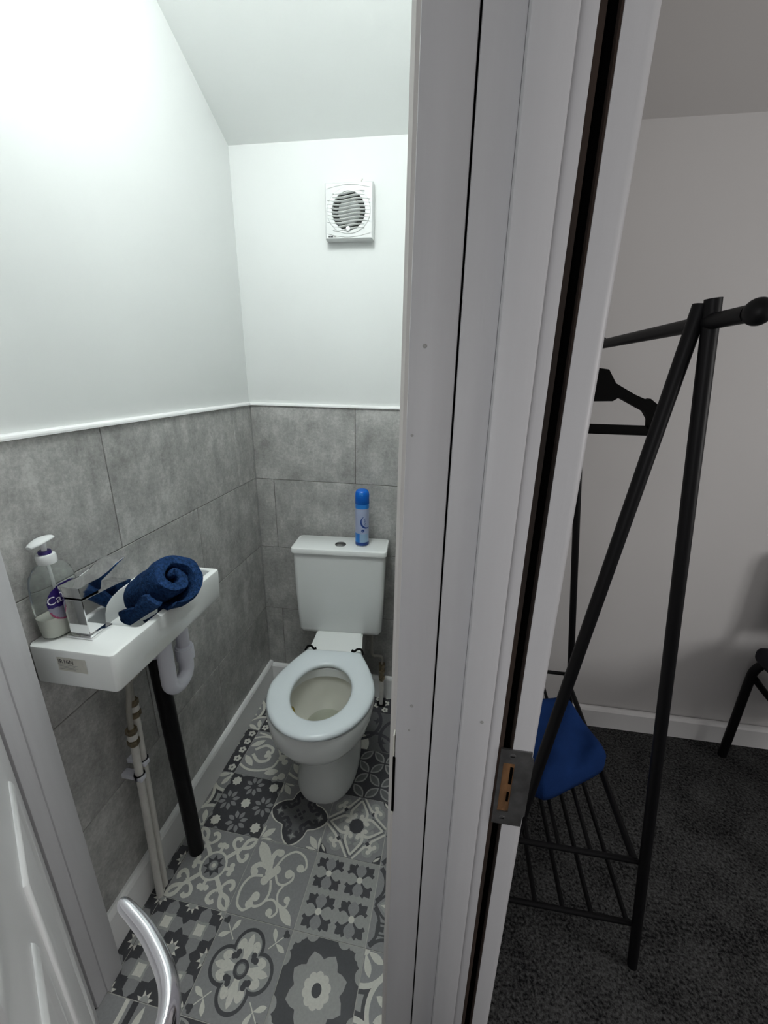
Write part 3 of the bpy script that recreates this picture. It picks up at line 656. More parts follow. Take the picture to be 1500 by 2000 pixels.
# neck carrying the cistern
def nk(hw, y, z0, z1): return [(-hw, y, z0), (hw, y, z0), (hw, y, z1), (-hw, y, z1)]
bm = bmesh.new(); loft(bm, [nk(.108, -.33, .34, .395), nk(.108, -.285, .31, .403), nk(.105, -.25, .30, .406), nk(.100, -.20, .28, .410), nk(.096, -.165, .27, .418), nk(.095, -.145, .27, .422), nk(.095, -.02, .30, .418)])
bmesh.ops.bevel(bm, geom=[e for e in bm.edges if abs((e.verts[0].co - e.verts[1].co).normalized().y) > .5], offset=.006, segments=2, affect='EDGES')
fin('neck', bm, 'ceramic', wc, 40)
bm = bmesh.new(); loft(bm, [egg(.075, -.17, .10, .13, 0.0, 3), egg(.07, -.17, .10, .13, .30, 3)]); fin('trap_outlet', bm, 'ceramic', pan, 50)
for sx in (-1, 1):
    bm = bmesh.new(); lathe(bm, [(.0075, 0), (.007, .003), (.004, .005)], seg=14); o = fin('bolt_cap', bm, 'ink', pan, 40); o.location = (sx * .092, -.30 if sx > 0 else -.42, .155 if sx > 0 else .19); o.rotation_euler = (0, sx * PI / 2, 0)
# seat ring
def seat_loop(off, z):
    out = []; 
    for k in range(N * 2):
        a = 2 * PI * k / (N * 2); c, s = math.cos(a), math.sin(a)
        if s <= 0: x, y = (.178 + off) * c, SY + (.212 + off) * s
        else:
            t = s; hw = .178 + off; yb = .197 + off
            y = SY + yb * min(1.0, (abs(s) ** .92) * 1.06); x = math.copysign(max(abs(c) ** .55 * hw, 0) if abs(c) > 0 else 0, c)
            lim = hw - (hw - .102 - off * .5) * max(0, (y - SY) / yb) ** 1.45; x = math.copysign(min(abs(x), lim), c)
            if (y - SY) / yb >= .999: x = c / max(abs(c), .0) * 0 + c * lim / .48 if abs(c) < .48 else math.copysign(lim, c)
        out.append((x, y, z))
    return out
def hole_loop(off, z): return [((.099 + off) * math.cos(2 * PI * k / (N * 2)), -.468 + (.128 + off) * math.sin(2 * PI * k / (N * 2)), z) for k in range(N * 2)]
bm = bmesh.new()
rs = [seat_loop(-.006, .404), seat_loop(0, .408), seat_loop(.001, .414), seat_loop(-.003, .420), seat_loop(-.012, .4235)]
rs += [[(a[0] * .5 + b[0] * .5, a[1] * .5 + b[1] * .5, .426) for a, b in zip(seat_loop(0, 0), hole_loop(0, 0))]]
rs += [hole_loop(.012, .4225), hole_loop(.004, .419), hole_loop(.0, .413), hole_loop(.003, .405)]
loft(bm, rs, False, False); seat = fin('seat', bm, 'seat', wc, 60); seat['label'] = 'pale plastic seat ring without lid'
for sx in (-1, 1):
    bm = bmesh.new(); tube(bm, smooth_path([(sx * .112, -.262, .412), (sx * .104, -.250, .424), (sx * .090, -.250, .426), (sx * .078, -.262, .424), (sx * .070, -.258, .424)], 5), [.0045] + [.0042] * 18 + [.005, .006], 8)
    fin('hinge', bm, 'hanger', seat, 60)

# ---- air freshener can on the cistern
CX, CY, CZ = .462, -.082, .7896; CR = .0262
can = thing('air_freshener', 'blue and white air freshener aerosol can on the cistern lid', 'spray can', (CX, CY, CZ))
bm = bmesh.new(); lathe(bm, [(.0235, 0), (CR, .003), (CR, .168), (CR - .001, .172)], seg=40); body = fin('can_body', bm, 'canpale', can, 40)
bm = bmesh.new(); lathe(bm, [(CR - .0015, .165), (CR + .0006, .168), (CR + .0006, .200), (CR - .001, .212), (CR - .006, .219), (CR - .012, .221)], seg=40); cap = fin('cap', bm, 'canblue', can, 40)
bm = bmesh.new(); box(bm, -.007, .009, -.026, -.010, .196, .214, bev=.003); fin('nozzle', bm, 'canmid', cap, 40)
def on_can(r): return lambda u, v: (r * math.sin(u / r), -r * math.cos(u / r), v)
TH0 = -.0     # label turns away to the right
def can_patch(name, polyf, m, k=1):
    bm = bmesh.new()
    for pts in polyf: bm.faces.new([bm.verts.new(on_can(CR + .00025 * k)(u, v)) for u, v in pts])
    fin(name, bm, m, body)
def grid(u0, u1, v0, v1, n=14): return [[(u0 + (u1 - u0) * k / n, v0), (u0 + (u1 - u0) * (k + 1) / n, v0), (u0 + (u1 - u0) * (k + 1) / n, v1), (u0 + (u1 - u0) * k / n, v1)] for k in range(n)]
can_patch('print_band', grid(-.08, .08, .150, .168, 40), 'canmid'); can_patch('print_foot', grid(-.08, .08, .003, .016, 40), 'candark')
can_patch('print_panel', grid(-.05, -.004, .014, .052, 14), 'canmid'); can_patch('print_window', grid(-.002, .030, .016, .050, 10), 'canlight')
sw = []; ap = arc(.024, .098, .026, 120, 300, 24)
for k in range(24):
    w0 = .001 + .006 * math.sin(PI * (k + 1) / 26) ** 1; a, b = ap[k], ap[k + 1]; sw.append([a, b, (b[0] + (.024 - b[0]) * w0 / .026, b[1] + (.098 - b[1]) * w0 / .026), (a[0] + (.024 - a[0]) * w0 / .026, a[1] + (.098 - a[1]) * w0 / .026)])
can_patch('print_swoosh', sw, 'candark', 2); can_patch('print_ball', [arc(.008, .064, .006, 0, 340, 16)], 'candark', 2)
zig = [(.0165 + .0035 * math.sin(k * 1.9) + .002 * (k % 2), .083 + k * .0022) for k in range(15)]      # upright script, too blurred to read
can_patch('print_script', [[(p[0] - .0011, p[1]), (p[0] + .0011, p[1]), (q[0] + .0011, q[1]), (q[0] - .0011, q[1])] for p, q in zip(zig, zig[1:])], 'candark', 2)

# ---- wash basin
bs = thing('wash_basin', 'small white ceramic wall basin with deck tap and deep bowl', 'basin', (0, 0, 0))
def rr2(x0, x1, y0, y1, z, r, n=5):
    pts = []
    for cx, cy, a0 in ((x1 - r, y1 - r, 0), (x0 + r, y1 - r, 90), (x0 + r, y0 + r, 180), (x1 - r, y0 + r, 270)):
        pts += [(cx + r * math.cos(math.radians(a0 + 90 * k / n)), cy + r * math.sin(math.radians(a0 + 90 * k / n)), z) for k in range(n + 1)]
    return pts
X0, X1, Y0, Y1, ZT, ZB = .002, .184, -1.003, -.628, .919, .836
bm = bmesh.new()
loft(bm, [rr2(X0, X1 - .022, Y0 + .006, Y1 - .03, ZB - .004, .008), rr2(X0, X1 - .004, Y0 + .001, Y1 - .008, ZB, .008), rr2(X0, X1 - .001, Y0, Y1 - .003, ZB + .006, .008), rr2(X0, X1, Y0, Y1, ZT - .006, .008), rr2(X0, X1 - .001, Y0 + .001, Y1 - .001, ZT - .002, .008), rr2(X0, X1 - .004, Y0 + .004, Y1 - .004, ZT, .008),
          rr2(.010, .169, -.913, -.640, ZT, .012), rr2(.012, .167, -.911, -.642, ZT - .002, .011), rr2(.013, .166, -.910, -.643, ZT - .010, .011), rr2(.017, .160, -.903, -.648, ZT - .060, .014), rr2(.034, .140, -.862, -.668, ZT - .066, .022), rr2(.07, .10, -.78, -.75, ZT - .069, .012)], True, True)
basin = fin('basin_body', bm, 'ceramic', bs, 35)
# sticker on the end face, size code
bm = bmesh.new(); fs = lambda u, v: (.062 + u, Y0 - .0006, .872 + v); bm.faces.new([bm.verts.new(fs(u, v)) for u, v in ((0, 0), (.062, -.001), (.062, .030), (0, .030))]); st = fin('sticker', bm, 'sticker', bs); st['label'] = 'small paper size sticker'
text_obj('sticker_code', 'JR16N', .0135, lambda u, v: (.064 + u * .95, Y0 - .0010, .889 + v), 'ink', st)
for k in range(4):
    bm = bmesh.new(); box(bm, .065, .105 - .006 * (k % 2), Y0 - .0010, Y0 - .0007, .885 - k * .0030, .8859 - k * .0030); fin('sticker_line', bm, 'inkgrey', st)
for xx in (.030, .0):
    pass
bm = bmesh.new(); lathe(bm, [(.011, 0), (.011, .006), (.007, .008), (.007, .020), (.010, .022)], (.075, -.965, ZB - .025), 14); box(bm, .060, .090, -.967, -.963, ZB - .022, ZB - .012); fin('fixing_nut', bm, 'pvc', bs, 40)
# tap
tap = boxo('tap_base', (.053, .110, -.968, -.914, ZT, ZT + .006), 'chrome', bs, .0015)
bm = bmesh.new(); prof = [(-.9625, ZT + .006), (-.9225, ZT + .006), (-.921, ZT + .030), (-.913, ZT + .046), (-.898, ZT + .056), (-.874, ZT + .062), (-.842, ZT + .061), (-.837, ZT + .066), (-.842, ZT + .070), (-.872, ZT + .075), (-.900, ZT + .078), (-.9635, ZT + .084)]
prism(bm, prof, lambda u, v, d: (d, u, v), .0595, .1035); bmesh.ops.bevel(bm, geom=bm.edges[:], offset=.0012, segments=2, affect='EDGES'); fin('tap_body', bm, 'chrome', tap, 50)
bm = bmesh.new(); box(bm, .062, .101, -.960, -.922, ZT + .078, ZT + .092); fin('tap_gap', bm, 'black', tap)
bm = bmesh.new(); prof = [(-.9645, ZT + .089), (-.918, ZT + .086), (-.914, ZT + .103), (-.890, ZT + .108), (-.868, ZT + .117), (-.846, ZT + .122), (-.846, ZT + .1245), (-.870, ZT + .121), (-.892, ZT + .113), (-.916, ZT + .109), (-.9655, ZT + .112)]
prism(bm, prof, lambda u, v, d: (d, u, v), .0585, .1045); bmesh.ops.bevel(bm, geom=bm.edges[:], offset=.0008, segments=2, affect='EDGES'); fin('tap_lever', bm, 'chrome', tap, 50)
# ---- soap pump bottle
sb = thing('soap_bottle', 'half-empty clear hand wash pump bottle with purple label behind the tap', 'bottle', (.0275, -.946, ZT + .0006), 0.0)
def oval(hx, hy, z, p=2.4, n=40):
    out = []
    for k in range(n):
        a = 2 * PI * k / n; c, s = math.cos(a), math.sin(a); out.append((hx * math.copysign(abs(c) ** (2 / p), c), hy * math.copysign(abs(s) ** (2 / p), s), z))
    return out
shape = [(.018, .032, .0), (.0225, .0385, .004), (.0235, .041, .02), (.0235, .0435, .05), (.0235, .0445, .085), (.023, .043, .112), (.0215, .038, .130), (.018, .028, .142), (.0145, .016, .148), (.0125, .0125, .151)]
bm = bmesh.new(); loft(bm, [oval(*s) for s in shape], True, True); fin('bottle_body', bm, 'clear', sb, 60)
bm = bmesh.new(); loft(bm, [oval(a - .0012, b - .0012, z) for a, b, z in [(.018, .032, .002), (.0225, .0385, .005), (.0235, .041, .02), (.0235, .0425, .036), (.0232, .0432, .046)]]); fin('liquid', bm, 'soap', sb, 60)
bm = bmesh.new(); lathe(bm, [(.0155, .149), (.0165, .151), (.0165, .165), (.0150, .1675), (.011, .168)], seg=32); fin('collar', bm, 'pumpwhite', sb, 40)
bm = bmesh.new(); lathe(bm, [(.0108, .166), (.0108, .173), (.0098, .1745), (.006, .1745)], seg=28); fin('lock_ring', bm, 'purple', sb, 40)
bm = bmesh.new(); lathe(bm, [(.0042, .17), (.0048, .182), (.0062, .190), (.0085, .1945), (.0085, .1975), (.005, .1995)], seg=24)
rings = []
for t in range(9):
    k = t / 8; p = Vector((.004 - .006 * k, .016 - .042 * k, .1975 - .009 * k * k)); e = math.sin(PI * min(.97, .12 + k * .80)) ** .5; hw = .0135 * e; hh = .0055 * e
    rings.append([(p.x + hw * math.cos(2 * PI * q / 16), p.y, p.z + hh * math.sin(2 * PI * q / 16)) for q in range(16)])
loft(bm, rings); pump = fin('pump_head', bm, 'pumpwhite', sb, 50)
bm = bmesh.new(); tube(bm, [(0, 0, .012), (0, 0, .155)], .0028, 10); fin('dip_tube', bm, 'pumpwhite', sb, 60)
# label on the broad side facing the room (+x) wrapping towards the camera
def on_bottle(u, v, off=.0004):      # u along the broad side, measured round the +x face
    hx, hy = .0235 + off, .0445 + off; a = -u / .040; c, s = math.cos(a), math.sin(a); p = 2.4
    return (hx * math.copysign(abs(c) ** (2 / p), c), -hy * math.copysign(abs(s) ** (2 / p), -s), v)
def lab(name, region, m, off, par):
    bm = bmesh.new(); n = 20; U0, U1, V0, V1 = -.0370, .034, .034, .112
    for i in range(44):
        for j in range(44):
            u0, u1 = U0 + (U1 - U0) * i / 44, U0 + (U1 - U0) * (i + 1) / 44; v0, v1 = V0 + (V1 - V0) * j / 44, V0 + (V1 - V0) * (j + 1) / 44
            if region((u0 + u1) / 2, (v0 + v1) / 2): bm.faces.new([bm.verts.new(on_bottle(u, v, off)) for u, v in ((u0, v0), (u1, v0), (u1, v1), (u0, v1))])
    bmesh.ops.remove_doubles(bm, verts=bm.verts, dist=1e-6); return fin(name, bm, m, par)
el = lambda u, v: (u + .002) ** 2 / .036 ** 2 + (v - .073) ** 2 / .037 ** 2
l0 = lab('label', lambda u, v: el(u, v) < 1, 'labelgrey', .0004, sb); l0['label'] = 'oval purple and silver front label'
lab('label_top', lambda u, v: el(u, v) < 1.02 and v > .066 + 3.0 * (u + .002) ** 2, 'purple', .0008, l0)
lab('label_rim', lambda u, v: .86 < el(u, v) < 1.02 and v <= .060, 'labelpink', .0008, l0)
def btext(body, size, u0, v0, m): text_obj('label_lettering', body, size, lambda u, v: on_bottle(-(u0 + u) * 1.0, v0 + v, .0013), m, l0)
btext('Carex', .0235, -.033, .0755, 'white')
# ---- rolled navy towel resting in the bowl on the front rim
C1 = Vector((.200, -.8195, .9935)); vdir = (CAM - C1).normalized(); wdir = (-.099 * r3 - .069 * u3).normalized(); ax = (-vdir * .72 + wdir * .69).normalized(); LEN = .172
e1 = (Vector((0, 0, 1)) - ax * ax.z).normalized(); e2 = ax.cross(e1).normalized()
bm = bmesh.new(); NT = 110; TURN = 1.75; rin, rout = .010, .0690; thick = .0300
def sp_pt(t, side):
    a = TURN * 2 * PI * t - 1.1; q_ = max(0, (t - .88) / .12); r = (rin + (rout - rin) * (t ** .85)) * (1 - .10 * q_ * q_); rr_ = r - (thick if side else 0) * min(1, .42 + .58 * t * 2.5) * .93 * (1 - .75 * q_)
    rr_ = max(rr_, .0015); return a, rr_
rows = []
NL = 22
for i in range(NL + 1):
    s = i / NL; rnd = .0045 * (1 - min(1, min(s, 1 - s) / .06)) ; ring = []
    for side in (0, 1):
        rng = range(NT + 1) if side == 0 else range(NT, -1, -1)
        for k in rng:
            t = k / NT; a, r = sp_pt(t, side); r += (-rnd if side == 0 else rnd)
            p = C1 + ax * (s * LEN + (.006 * math.sin(a * 1.3) if i == 0 else 0)) + e1 * r * math.cos(a) + e2 * r * math.sin(a) * 1.0
            p += Vector((noise.noise(p * 40), noise.noise(p * 40 + Vector((7, 3, 1))), noise.noise(p * 40 + Vector((1, 9, 4))))) * .0030
            ring.append(p)
    rows.append(ring)
loft(bm, rows, False, False)
bm.verts.ensure_lookup_table(); per = 2 * (NT + 1)
for first in (0, NL * per):
    for k in range(NT): bm.faces.new([bm.verts[first + q] for q in (k, k + 1, per - 2 - k, per - 1 - k)])
for v in bm.verts:
    c = v.co
    if c.x > .150 and c.z < ZT + .002: c.z = ZT + .002 + (c.z - ZT) * .02
    if c.x <= .150:
        if c.z < ZT - .058: c.z = ZT - .058
        if c.x < .026: c.x = .026 + (c.x - .026) * .05
tw = fin('rolled_towel', bm, 'navy', None, 60); tag(tw, 'rolled navy blue terry towel lying across the basin bowl', 'towel')
# loose folded edge of the towel on its side
bm = bmesh.new(); rows = []
for i in range(15):
    s = i / 14; base = C1 + ax * (.012 + s * (LEN - .018)); row = []
    for k in range(10):
        a = 4.05 + .50 * k / 9 * (1 + .20 * math.sin(s * 9)); r = .0690 + .0030 * math.sin(PI * k / 9) + (.0035 * math.sin(s * 16 + 1) if k > 6 else 0)
        row.append(base + e2 * r * math.sin(a) + e1 * r * math.cos(a))
    row += [p - (p - base).normalized() * .009 for p in reversed(row)]; rows.append(row)
loft(bm, rows)
for v in bm.verts:
    if v.co.x < .026: v.co.x = .026
    if v.co.z < ZT - .056: v.co.z = ZT - .056
fin('towel_edge', bm, 'navy', tw, 60)

# ---- waste trap and black pipe
wp = thing('waste_pipe', 'white plastic trap under the basin joined to a black waste pipe', 'pipe', (.078, -.757, 0))
def loc(p, o): return (p[0] - o[0], p[1] - o[1], p[2] - o[2])
O = (.078, -.757, 0)
def T(name, pts, r, m, par, o=O, sm=True, seg=18):
    bm = bmesh.new(); q = [loc(p, o) for p in pts]; tube(bm, smooth_path(q, 6) if sm else q, r, seg); return fin(name, bm, m, par, 50)
T('black_pipe', [(.079, -.757, 0), (.058, -.757, .72)], .0215, 'blackpvc', wp, sm=False)
xx = .094
U = [(xx, -.694, .70), (xx, -.694, .664)] + [(xx, -.731 + .037 * math.cos(a), .652 - .037 * math.sin(a)) for a in [PI * k / 8 for k in range(9)]] + [(xx, -.768, .70), (xx, -.768, .765), (.088, -.766, .79), (.072, -.760, .80), (.060, -.757, .785), (.058, -.757, .71)]
T('trap_bend', U, .0195, 'pvc', wp); T('trap_inlet', [(xx, -.694, .8315), (xx, -.694, .70)], .0165, 'pvc', wp, sm=False)
T('trap_nut', [(xx, -.694, .672), (xx, -.694, .706)], .0245, 'pvc', wp, sm=False, seg=24); T('trap_collar', [(xx, -.694, .706), (xx, -.694, .712)], .022, 'pvc', wp, sm=False, seg=24)
# ---- two supply pipes
def supply(y, ztop, x, label, hose_to, zclip):
    o = (x, y, 0); t = thing('water_pipe', label, 'pipe', o, 0, 'supply pipes under the basin')
    dy = .022
    T('pipe', [(x, y, 0), (x, y + dy, ztop)], .0092, 'pipe', t, o, False); yt = y + dy
    T('valve_body', [(x, yt, ztop - .004), (x, yt, ztop + .045)], .0105, 'brass', t, o, False); T('valve_nut', [(x, yt, ztop), (x, yt, ztop + .014)], .0140, 'brass', t, o, False, 6)
    T('valve_nut', [(x, yt, ztop + .034), (x, yt, ztop + .048)], .0132, 'brass', t, o, False, 6); T('valve_cap', [(x, yt, ztop + .016), (x, yt, ztop + .032)], .0118, 'pipe', t, o, False)
    T('flexible_hose', [(x, yt, ztop + .045), (x + .001, yt + .004, ztop + .10), hose_to, (hose_to[0] + .004, hose_to[1], .8315)], .0065, 'hose', t, o)
    bm = bmesh.new(); z = zclip; yy = y + dy * z / ztop
    for k in range(2): tube(bm, [loc((x, yy, z - .006), o), loc((x, yy, z + .006), o)], .0135, 20)
    box(bm, 0.0 - x + .001, -.006, yy - y - .010, yy - y + .010, z - .006, z + .006); box(bm, .004, .016, yy - y - .014, yy - y + .004, z - .006, z + .006, bev=.002); fin('pipe_clip', bm, 'pvc', t, 40)
supply(-.884, .535, .045, 'left white painted supply pipe with lower valve under basin', (.047, -.845, .70), .433)
supply(-.858, .598, .040, 'right white painted supply pipe with higher valve under basin', (.050, -.815, .72), .456)
# supply pipe behind the toilet
o = (.546, -.055, 0); tp = thing('water_pipe', 'short valve and pipe rising from the floor right of the toilet', 'pipe', o)
T('pipe', [(.546, -.055, 0), (.546, -.055, .10)], .009, 'pipe', tp, o, False); T('pipe_sleeve', [(.546, -.055, .07), (.546, -.055, .13)], .011, 'pipe', tp, o, False)
T('floor_collar', [(.546, -.055, 0), (.546, -.055, .003)], .021, 'rack', tp, o, False); T('valve_body', [(.546, -.055, .125), (.546, -.055, .215)], .010, 'brass', tp, o, False)
for z in (.14, .175, .205): T('valve_nut', [(.546, -.055, z), (.546, -.055, z + .014)], .0145, 'brass', tp, o, False, 6)
T('flexible_hose', [(.546, -.055, .215), (.546, -.055, .25), (.530, -.06, .262), (.512, -.068, .266), (.503, -.07, .29), (.502, -.07, .4105)], .006, 'hose', tp, o)

# ---- extractor fan
fx0, fx1, fz0, fz1 = .325, .482, 1.840, 1.997; fcx, fcz = (fx0 + fx1) / 2, (fz0 + fz1) / 2
fan = thing('extractor_fan', 'square white extractor fan with wavy round grille on the wall', 'fan', (fcx, 0.008, fcz))
hw = (fx1 - fx0) / 2; FR = .0545; FD = -.034
bm = bmesh.new(); n = 64   # faceplate with a round hole
def sq(a, h, r=.006):
    c, s = math.cos(a), math.sin(a); k = max(abs(c), abs(s)); return (h * c / k, h * s / k)
A = [2 * PI * k / n + PI / 4 for k in range(n)]
fan_rings = [[(sq(a, hw)[0], 0.0, sq(a, hw)[1]) for a in A], [(sq(a, hw)[0], FD + .004, sq(a, hw)[1]) for a in A], [(sq(a, hw - .003)[0], FD, sq(a, hw - .003)[1]) for a in A],
             [((FR + .018) * math.cos(a), FD, (FR + .010) * math.sin(a)) for a in A], [((FR + .016) * math.cos(a), FD - .002, (FR + .008) * math.sin(a)) for a in A], [(FR * math.cos(a), FD - .002, FR * math.sin(a)) for a in A], [(FR * math.cos(a), FD + .012, FR * math.sin(a)) for a in A]]
loft(bm, fan_rings, False, False); fin('housing', bm, 'fan', fan, 40)
bm = bmesh.new(); bm.faces.new([bm.verts.new((FR * math.cos(a), FD + .012, FR * math.sin(a))) for a in A]); fin('fan_interior', bm, 'fandark', fan)
bm = bmesh.new(); lathe(bm, [(.037, 0), (.036, .006), (.02, .007)], seg=32); o = fin('motor_hub', bm, 'fan', fan, 40); o.location = (0, FD + .012, 0); o.rotation_euler = (PI / 2, 0, 0)
for k in range(11):
    z0 = -.0500 + k * .0100; ext = .070 if 1 < k < 9 else .052; bm = bmesh.new(); rows = []
    for q in range(25):
        x = -ext + 2 * ext * q / 24; zc = z0 - .0035 * math.sin(x / .070 * PI * 1.0) * -1.0; inside = 1.0 if x * x + zc * zc < FR * FR else .45
        hh = .0021 * (1 if inside == 1 else .7 * max(.15, (1 - ((abs(x) - .03) / .045)))); yb = FD - .0022; d = .0035 if inside == 1 else .0012
        rows.append([(x, yb - d * .35, zc + hh), (x, yb - d, zc), (x, yb - d * .35, zc - hh), (x, FD + .004 if inside == 1 else FD, zc - hh * .9), (x, FD + .004 if inside == 1 else FD, zc + hh * .9)])
    loft(bm, rows); fin('grille_slat', bm, 'fan', fan, 50)
bm = bmesh.new(); lathe(bm, [(.0065, 0), (.0065, .004), (.004, .006)], seg=20); o = fin('indicator', bm, 'trim', fan, 40); o.location = (-.001, FD - .004, -.0505); o.rotation_euler = (PI / 2, 0, 0)
for s in (1, -1):
    bm = bmesh.new(); pts = [(-.070 + .140 * q / 20, FD - .0003, s * (.062 + .010 * math.cos((q - 10) / 10 * PI / 2))) for q in range(21)]; tube(bm, pts, .0012, 8); fin('face_ridge', bm, 'fan', fan, 60)
bm = bmesh.new()      # maker's mark: too small to read, a dark dash with a paler tail
for k, (w, h) in enumerate(((.0034, .0042), (.0030, .0046), (.0036, .0040), (.0030, .0044))): box(bm, -.068 + k * .0040, -.068 + k * .0040 + w, FD - .0008, FD - .0002, -.0725, -.0725 + h)
fin('maker_mark', bm, 'ink', fan)
bm = bmesh.new(); box(bm, -.0505, -.0420, FD - .0008, FD - .0002, -.0722, -.0690); fin('maker_mark_tail', bm, 'inkgrey', fan)
# cable stub above the fan
bm = bmesh.new(); tube(bm, [(.440, .006, 2.001), (.441, -.004, 2.006), (.444, -.005, 2.011)], .0022, 8); tag(fin('cable_stub', bm, 'pipe', None, 60), 'tiny cable stub poking from the wall just above the fan', 'cable')

# ---- garment rack in the side room
gr = thing('garment_rack', 'black metal A-frame clothes rack with two-tier shoe shelf', 'clothes rack', (1.134, -.495, 0))
GO = (1.134, -.495, 0); YN, YFAR = -.82, -.17; AX, AZ = 1.134, 1.537
def legx(z, side): return AX + side * (.187 + (.0 if side > 0 else .0)) * (1 - z / AZ)
def G(name, pts, r, sm=False, seg=14): return T(name, pts, r, 'rack', gr, GO, sm, seg)
for y in (YN, YFAR):
    for s in (-1, 1):
        d = .012 * s
        G('leg', [(AX + s * .190, y + (0 if s > 0 else .0), 0.0), (AX + .004 * s, y + (.008 if s < 0 else -.006), AZ - (0 if s > 0 else .006))], .0115)
    for z in (.355, .138): G('cross_bar', [(legx(z, -1) + .005, y + .012, z), (legx(z, 1) - .004, y + .012, z)], .0068)
G('hanging_bar', [(AX + .006, -.915, 1.506), (AX + .006, -.075, 1.506)], .0112)
for y in (-.932, -.058):
    bm = bmesh.new(); bmesh.ops.create_uvsphere(bm, u_segments=24, v_segments=14, radius=.0165); bmesh.ops.translate(bm, verts=bm.verts, vec=loc((AX + .006, y, 1.506), GO)); fin('bar_knob', bm, 'rack', gr, 180)
for z, xs, r in ((.355, (legx(.355, 1) - .012, 1.170, 1.098, 1.026, legx(.355, -1) + .012), .0052), (.138, (legx(.138, 1) - .014, 1.207, 1.138, 1.070, 1.0, legx(.138, -1) + .014), .0060)):
    for k, x in enumerate(xs): G('shelf_rod', [(x, YN + .012, z), (x, YFAR + .012, z)], .0085 if k in (0, len(xs) - 1) and z > .2 else r)
# hanger
hy = -.325; hc = AX + .006
hg = thing('clothes_hanger', 'black plastic clothes hanger hanging from the rack bar', 'hanger', (hc, hy, 1.3))
bm = bmesh.new(); tube(bm, [loc(p, (hc, hy, 1.3)) for p in [(hc + .030 * math.cos(a) * .6, hy, 1.5065 + .0175 * math.sin(a) + .0) for a in [math.radians(q) for q in range(-20, 200, 12)]]] + [(-.012, 0, .185), (0, 0, .165), (0, 0, .12)], .0035, 10); fin('hook', bm, 'hanger', hg, 60)
bm = bmesh.new()
top = [(0, .150), (.035, .146), (.060, .112), (.115, .085), (.150, .072), (.160, .075), (.180, .062), (.196, .040), (.200, .0), (.190, -.012)]
bot = [(.170, .0), (.166, .022), (.150, .042), (.110, .060), (.075, .076), (.060, .066), (.0, .064)]
poly = top + bot
for s in (1, -1):
    prism(bm, [(s * a * .92, b) for a, b in (poly if s > 0 else poly[::-1])], lambda u, v, d: (u, d, v), -.011, .011)
fin('shoulders', bm, 'hanger', hg, 30)
bm = bmesh.new(); box(bm, -.180, .180, -.008, .008, -.022, .004, bev=.003); fin('trouser_bar', bm, 'hanger', hg, 40)
# blue folded cloth on the shelf
bm = bmesh.new(); NU, NV = 34, 34; ctr = Vector((1.128, -.500, .0)); ang = math.radians(18); rows = []
def cloth(u, v, top):
    a, b = u * 2 - 1, v * 2 - 1
    fa, fb = (a + 1) / 2, (b + 1) / 2
    Q = [(1.062, -.722), (1.292, -.568), (1.215, -.345), (.985, -.465)]
    X, Y = [(Q[0][k] * (1 - fa) + Q[1][k] * fa) * (1 - fb) + (Q[3][k] * (1 - fa) + Q[2][k] * fa) * fb for k in (0, 1)]
    rc = max(0, (abs(a) ** 6 * abs(b) ** 6)) * .12; X += (1.135 - X) * rc; Y += (-.51 - Y) * rc
    edge = min(1, (1 - max(abs(a), abs(b)) ** 3.0) * 1.6); edge = max(0, edge)
    z0 = .3665
    over = max(0, X - 1.272); z0 -= over * .55
    if top:
        z = z0 + .016 + .072 * edge ** .5 * (1 - .30 * (a + 1) / 2) + .022 * b * edge + .010 * noise.noise(Vector((X * 14, Y * 9, 1))) * edge + .008 * math.sin((a - b) * 5) * edge
    else: z = z0
    return (X, Y, z)
for i in range(NV + 1):
    rows.append([cloth(j / NU, i / NV, True) for j in range(NU + 1)])
V1 = [[bm.verts.new(p) for p in r] for r in rows]; V2 = [[bm.verts.new(cloth(j / NU, i / NV, False)) for j in range(NU + 1)] for i in range(NV + 1)]
for i in range(NV):
    for j in range(NU): bm.faces.new((V1[i][j], V1[i][j + 1], V1[i + 1][j + 1], V1[i + 1][j])); bm.faces.new((V2[i][j], V2[i + 1][j], V2[i + 1][j + 1], V2[i][j + 1]))
for i in range(NV):
    bm.faces.new((V1[i][0], V1[i + 1][0], V2[i + 1][0], V2[i][0])); bm.faces.new((V1[i][NU], V2[i][NU], V2[i + 1][NU], V1[i + 1][NU]))
for j in range(NU):
    bm.faces.new((V1[0][j], V2[0][j], V2[0][j + 1], V1[0][j + 1])); bm.faces.new((V1[NV][j], V1[NV][j + 1], V2[NV][j + 1], V2[NV][j]))
tag(fin('folded_cloth', bm, 'bluecloth', None, 180), 'folded blue fleece cloth lying on the clothes rack shelf', 'cloth')

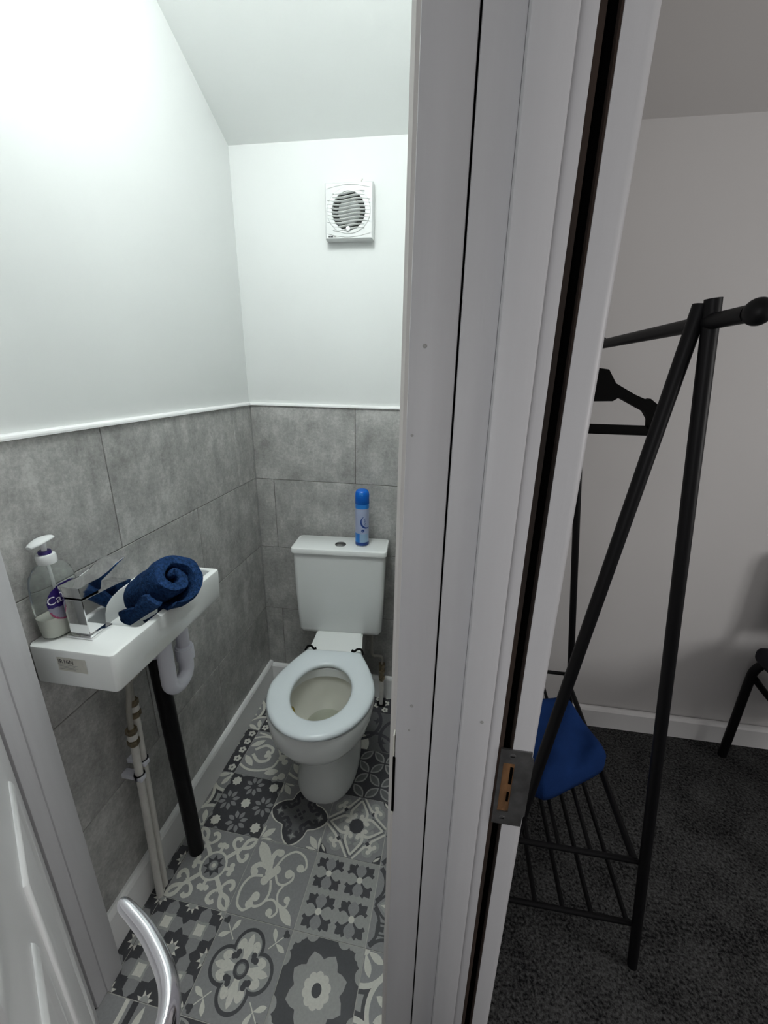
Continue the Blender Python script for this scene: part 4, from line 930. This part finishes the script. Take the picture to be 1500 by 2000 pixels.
# ---- black chair against the far wall, mostly out of view on the right
ch = thing('chair', 'black stacking chair against the wall at the right edge', 'chair', (2.17, -.32, 0)); CO = (2.17, -.32, 0)
def Cc(name, pts, r, sm=True): return T(name, pts, r, 'rack', ch, CO, sm, 14)
for s in (-1, 1):
    x = 2.17 + s * .237
    Cc('back_leg', [(x, -.083, 0), (x, -.086, .20), (x, -.088, .37), (x - s * .004, -.092, .42), (x - s * .022, -.10, .452), (x - s * .05, -.11, .465)], .0150)
    Cc('front_leg', [(x, -.56, 0), (x, -.55, .38), (x - s * .004, -.53, .42), (x - s * .02, -.50, .438)], .0145)
    Cc('side_brace', [(x - s * .006, -.10, .385), (x - s * .060, -.10, .325), (x - s * .14, -.10, .25), (x - s * .237, -.10, .215)], .0115)
    Cc('side_rail', [(x - s * .02, -.11, .448), (x - s * .02, -.50, .440)], .011, False)
    Cc('back_upright', [(x - s * .045, -.11, .45), (x - s * .045, -.075, .60), (x - s * .045, -.045, .86)], .0125)
Cc('cross_rail', [(1.955, -.11, .452), (2.385, -.11, .452)], .0125, False); Cc('front_rail', [(1.955, -.50, .440), (2.385, -.50, .440)], .0125, False)
bm = bmesh.new(); box(bm, -.258, .258, -.245, .235, .458, .520, bev=.024, seg=4); fin('seat', bm, 'chairfab', ch, 60)
bm = bmesh.new(); box(bm, -.20, .20, .225, .262, .56, .86, bev=.017, seg=4); fin('backrest', bm, 'chairfab', ch, 60)

# ---- window beside the viewer (daylight); one added behind for the lobby fill light
def window(name, horiz, c, lo, hi, z0, z1):
    bm = bmesh.new(); t = .04
    rects = [(lo, hi, z0, z0 + t), (lo, hi, z1 - t, z1), (lo, lo + t, z0, z1), (hi - t, hi, z0, z1), ((lo + hi) / 2 - t / 2, (lo + hi) / 2 + t / 2, z0, z1)]
    for a, b, za, zb in rects:
        if horiz: box(bm, a, b, c - .03, c + .03, za, zb)
        else: box(bm, c - .03, c + .03, a, b, za, zb)
    return struct(fin(name, bm, 'trim'))
window('window_added', True, FRONT - .05, -.10, .60, .85, 1.85); window('window_2', False, 3.25, -2.05, -1.05, .95, 1.95)
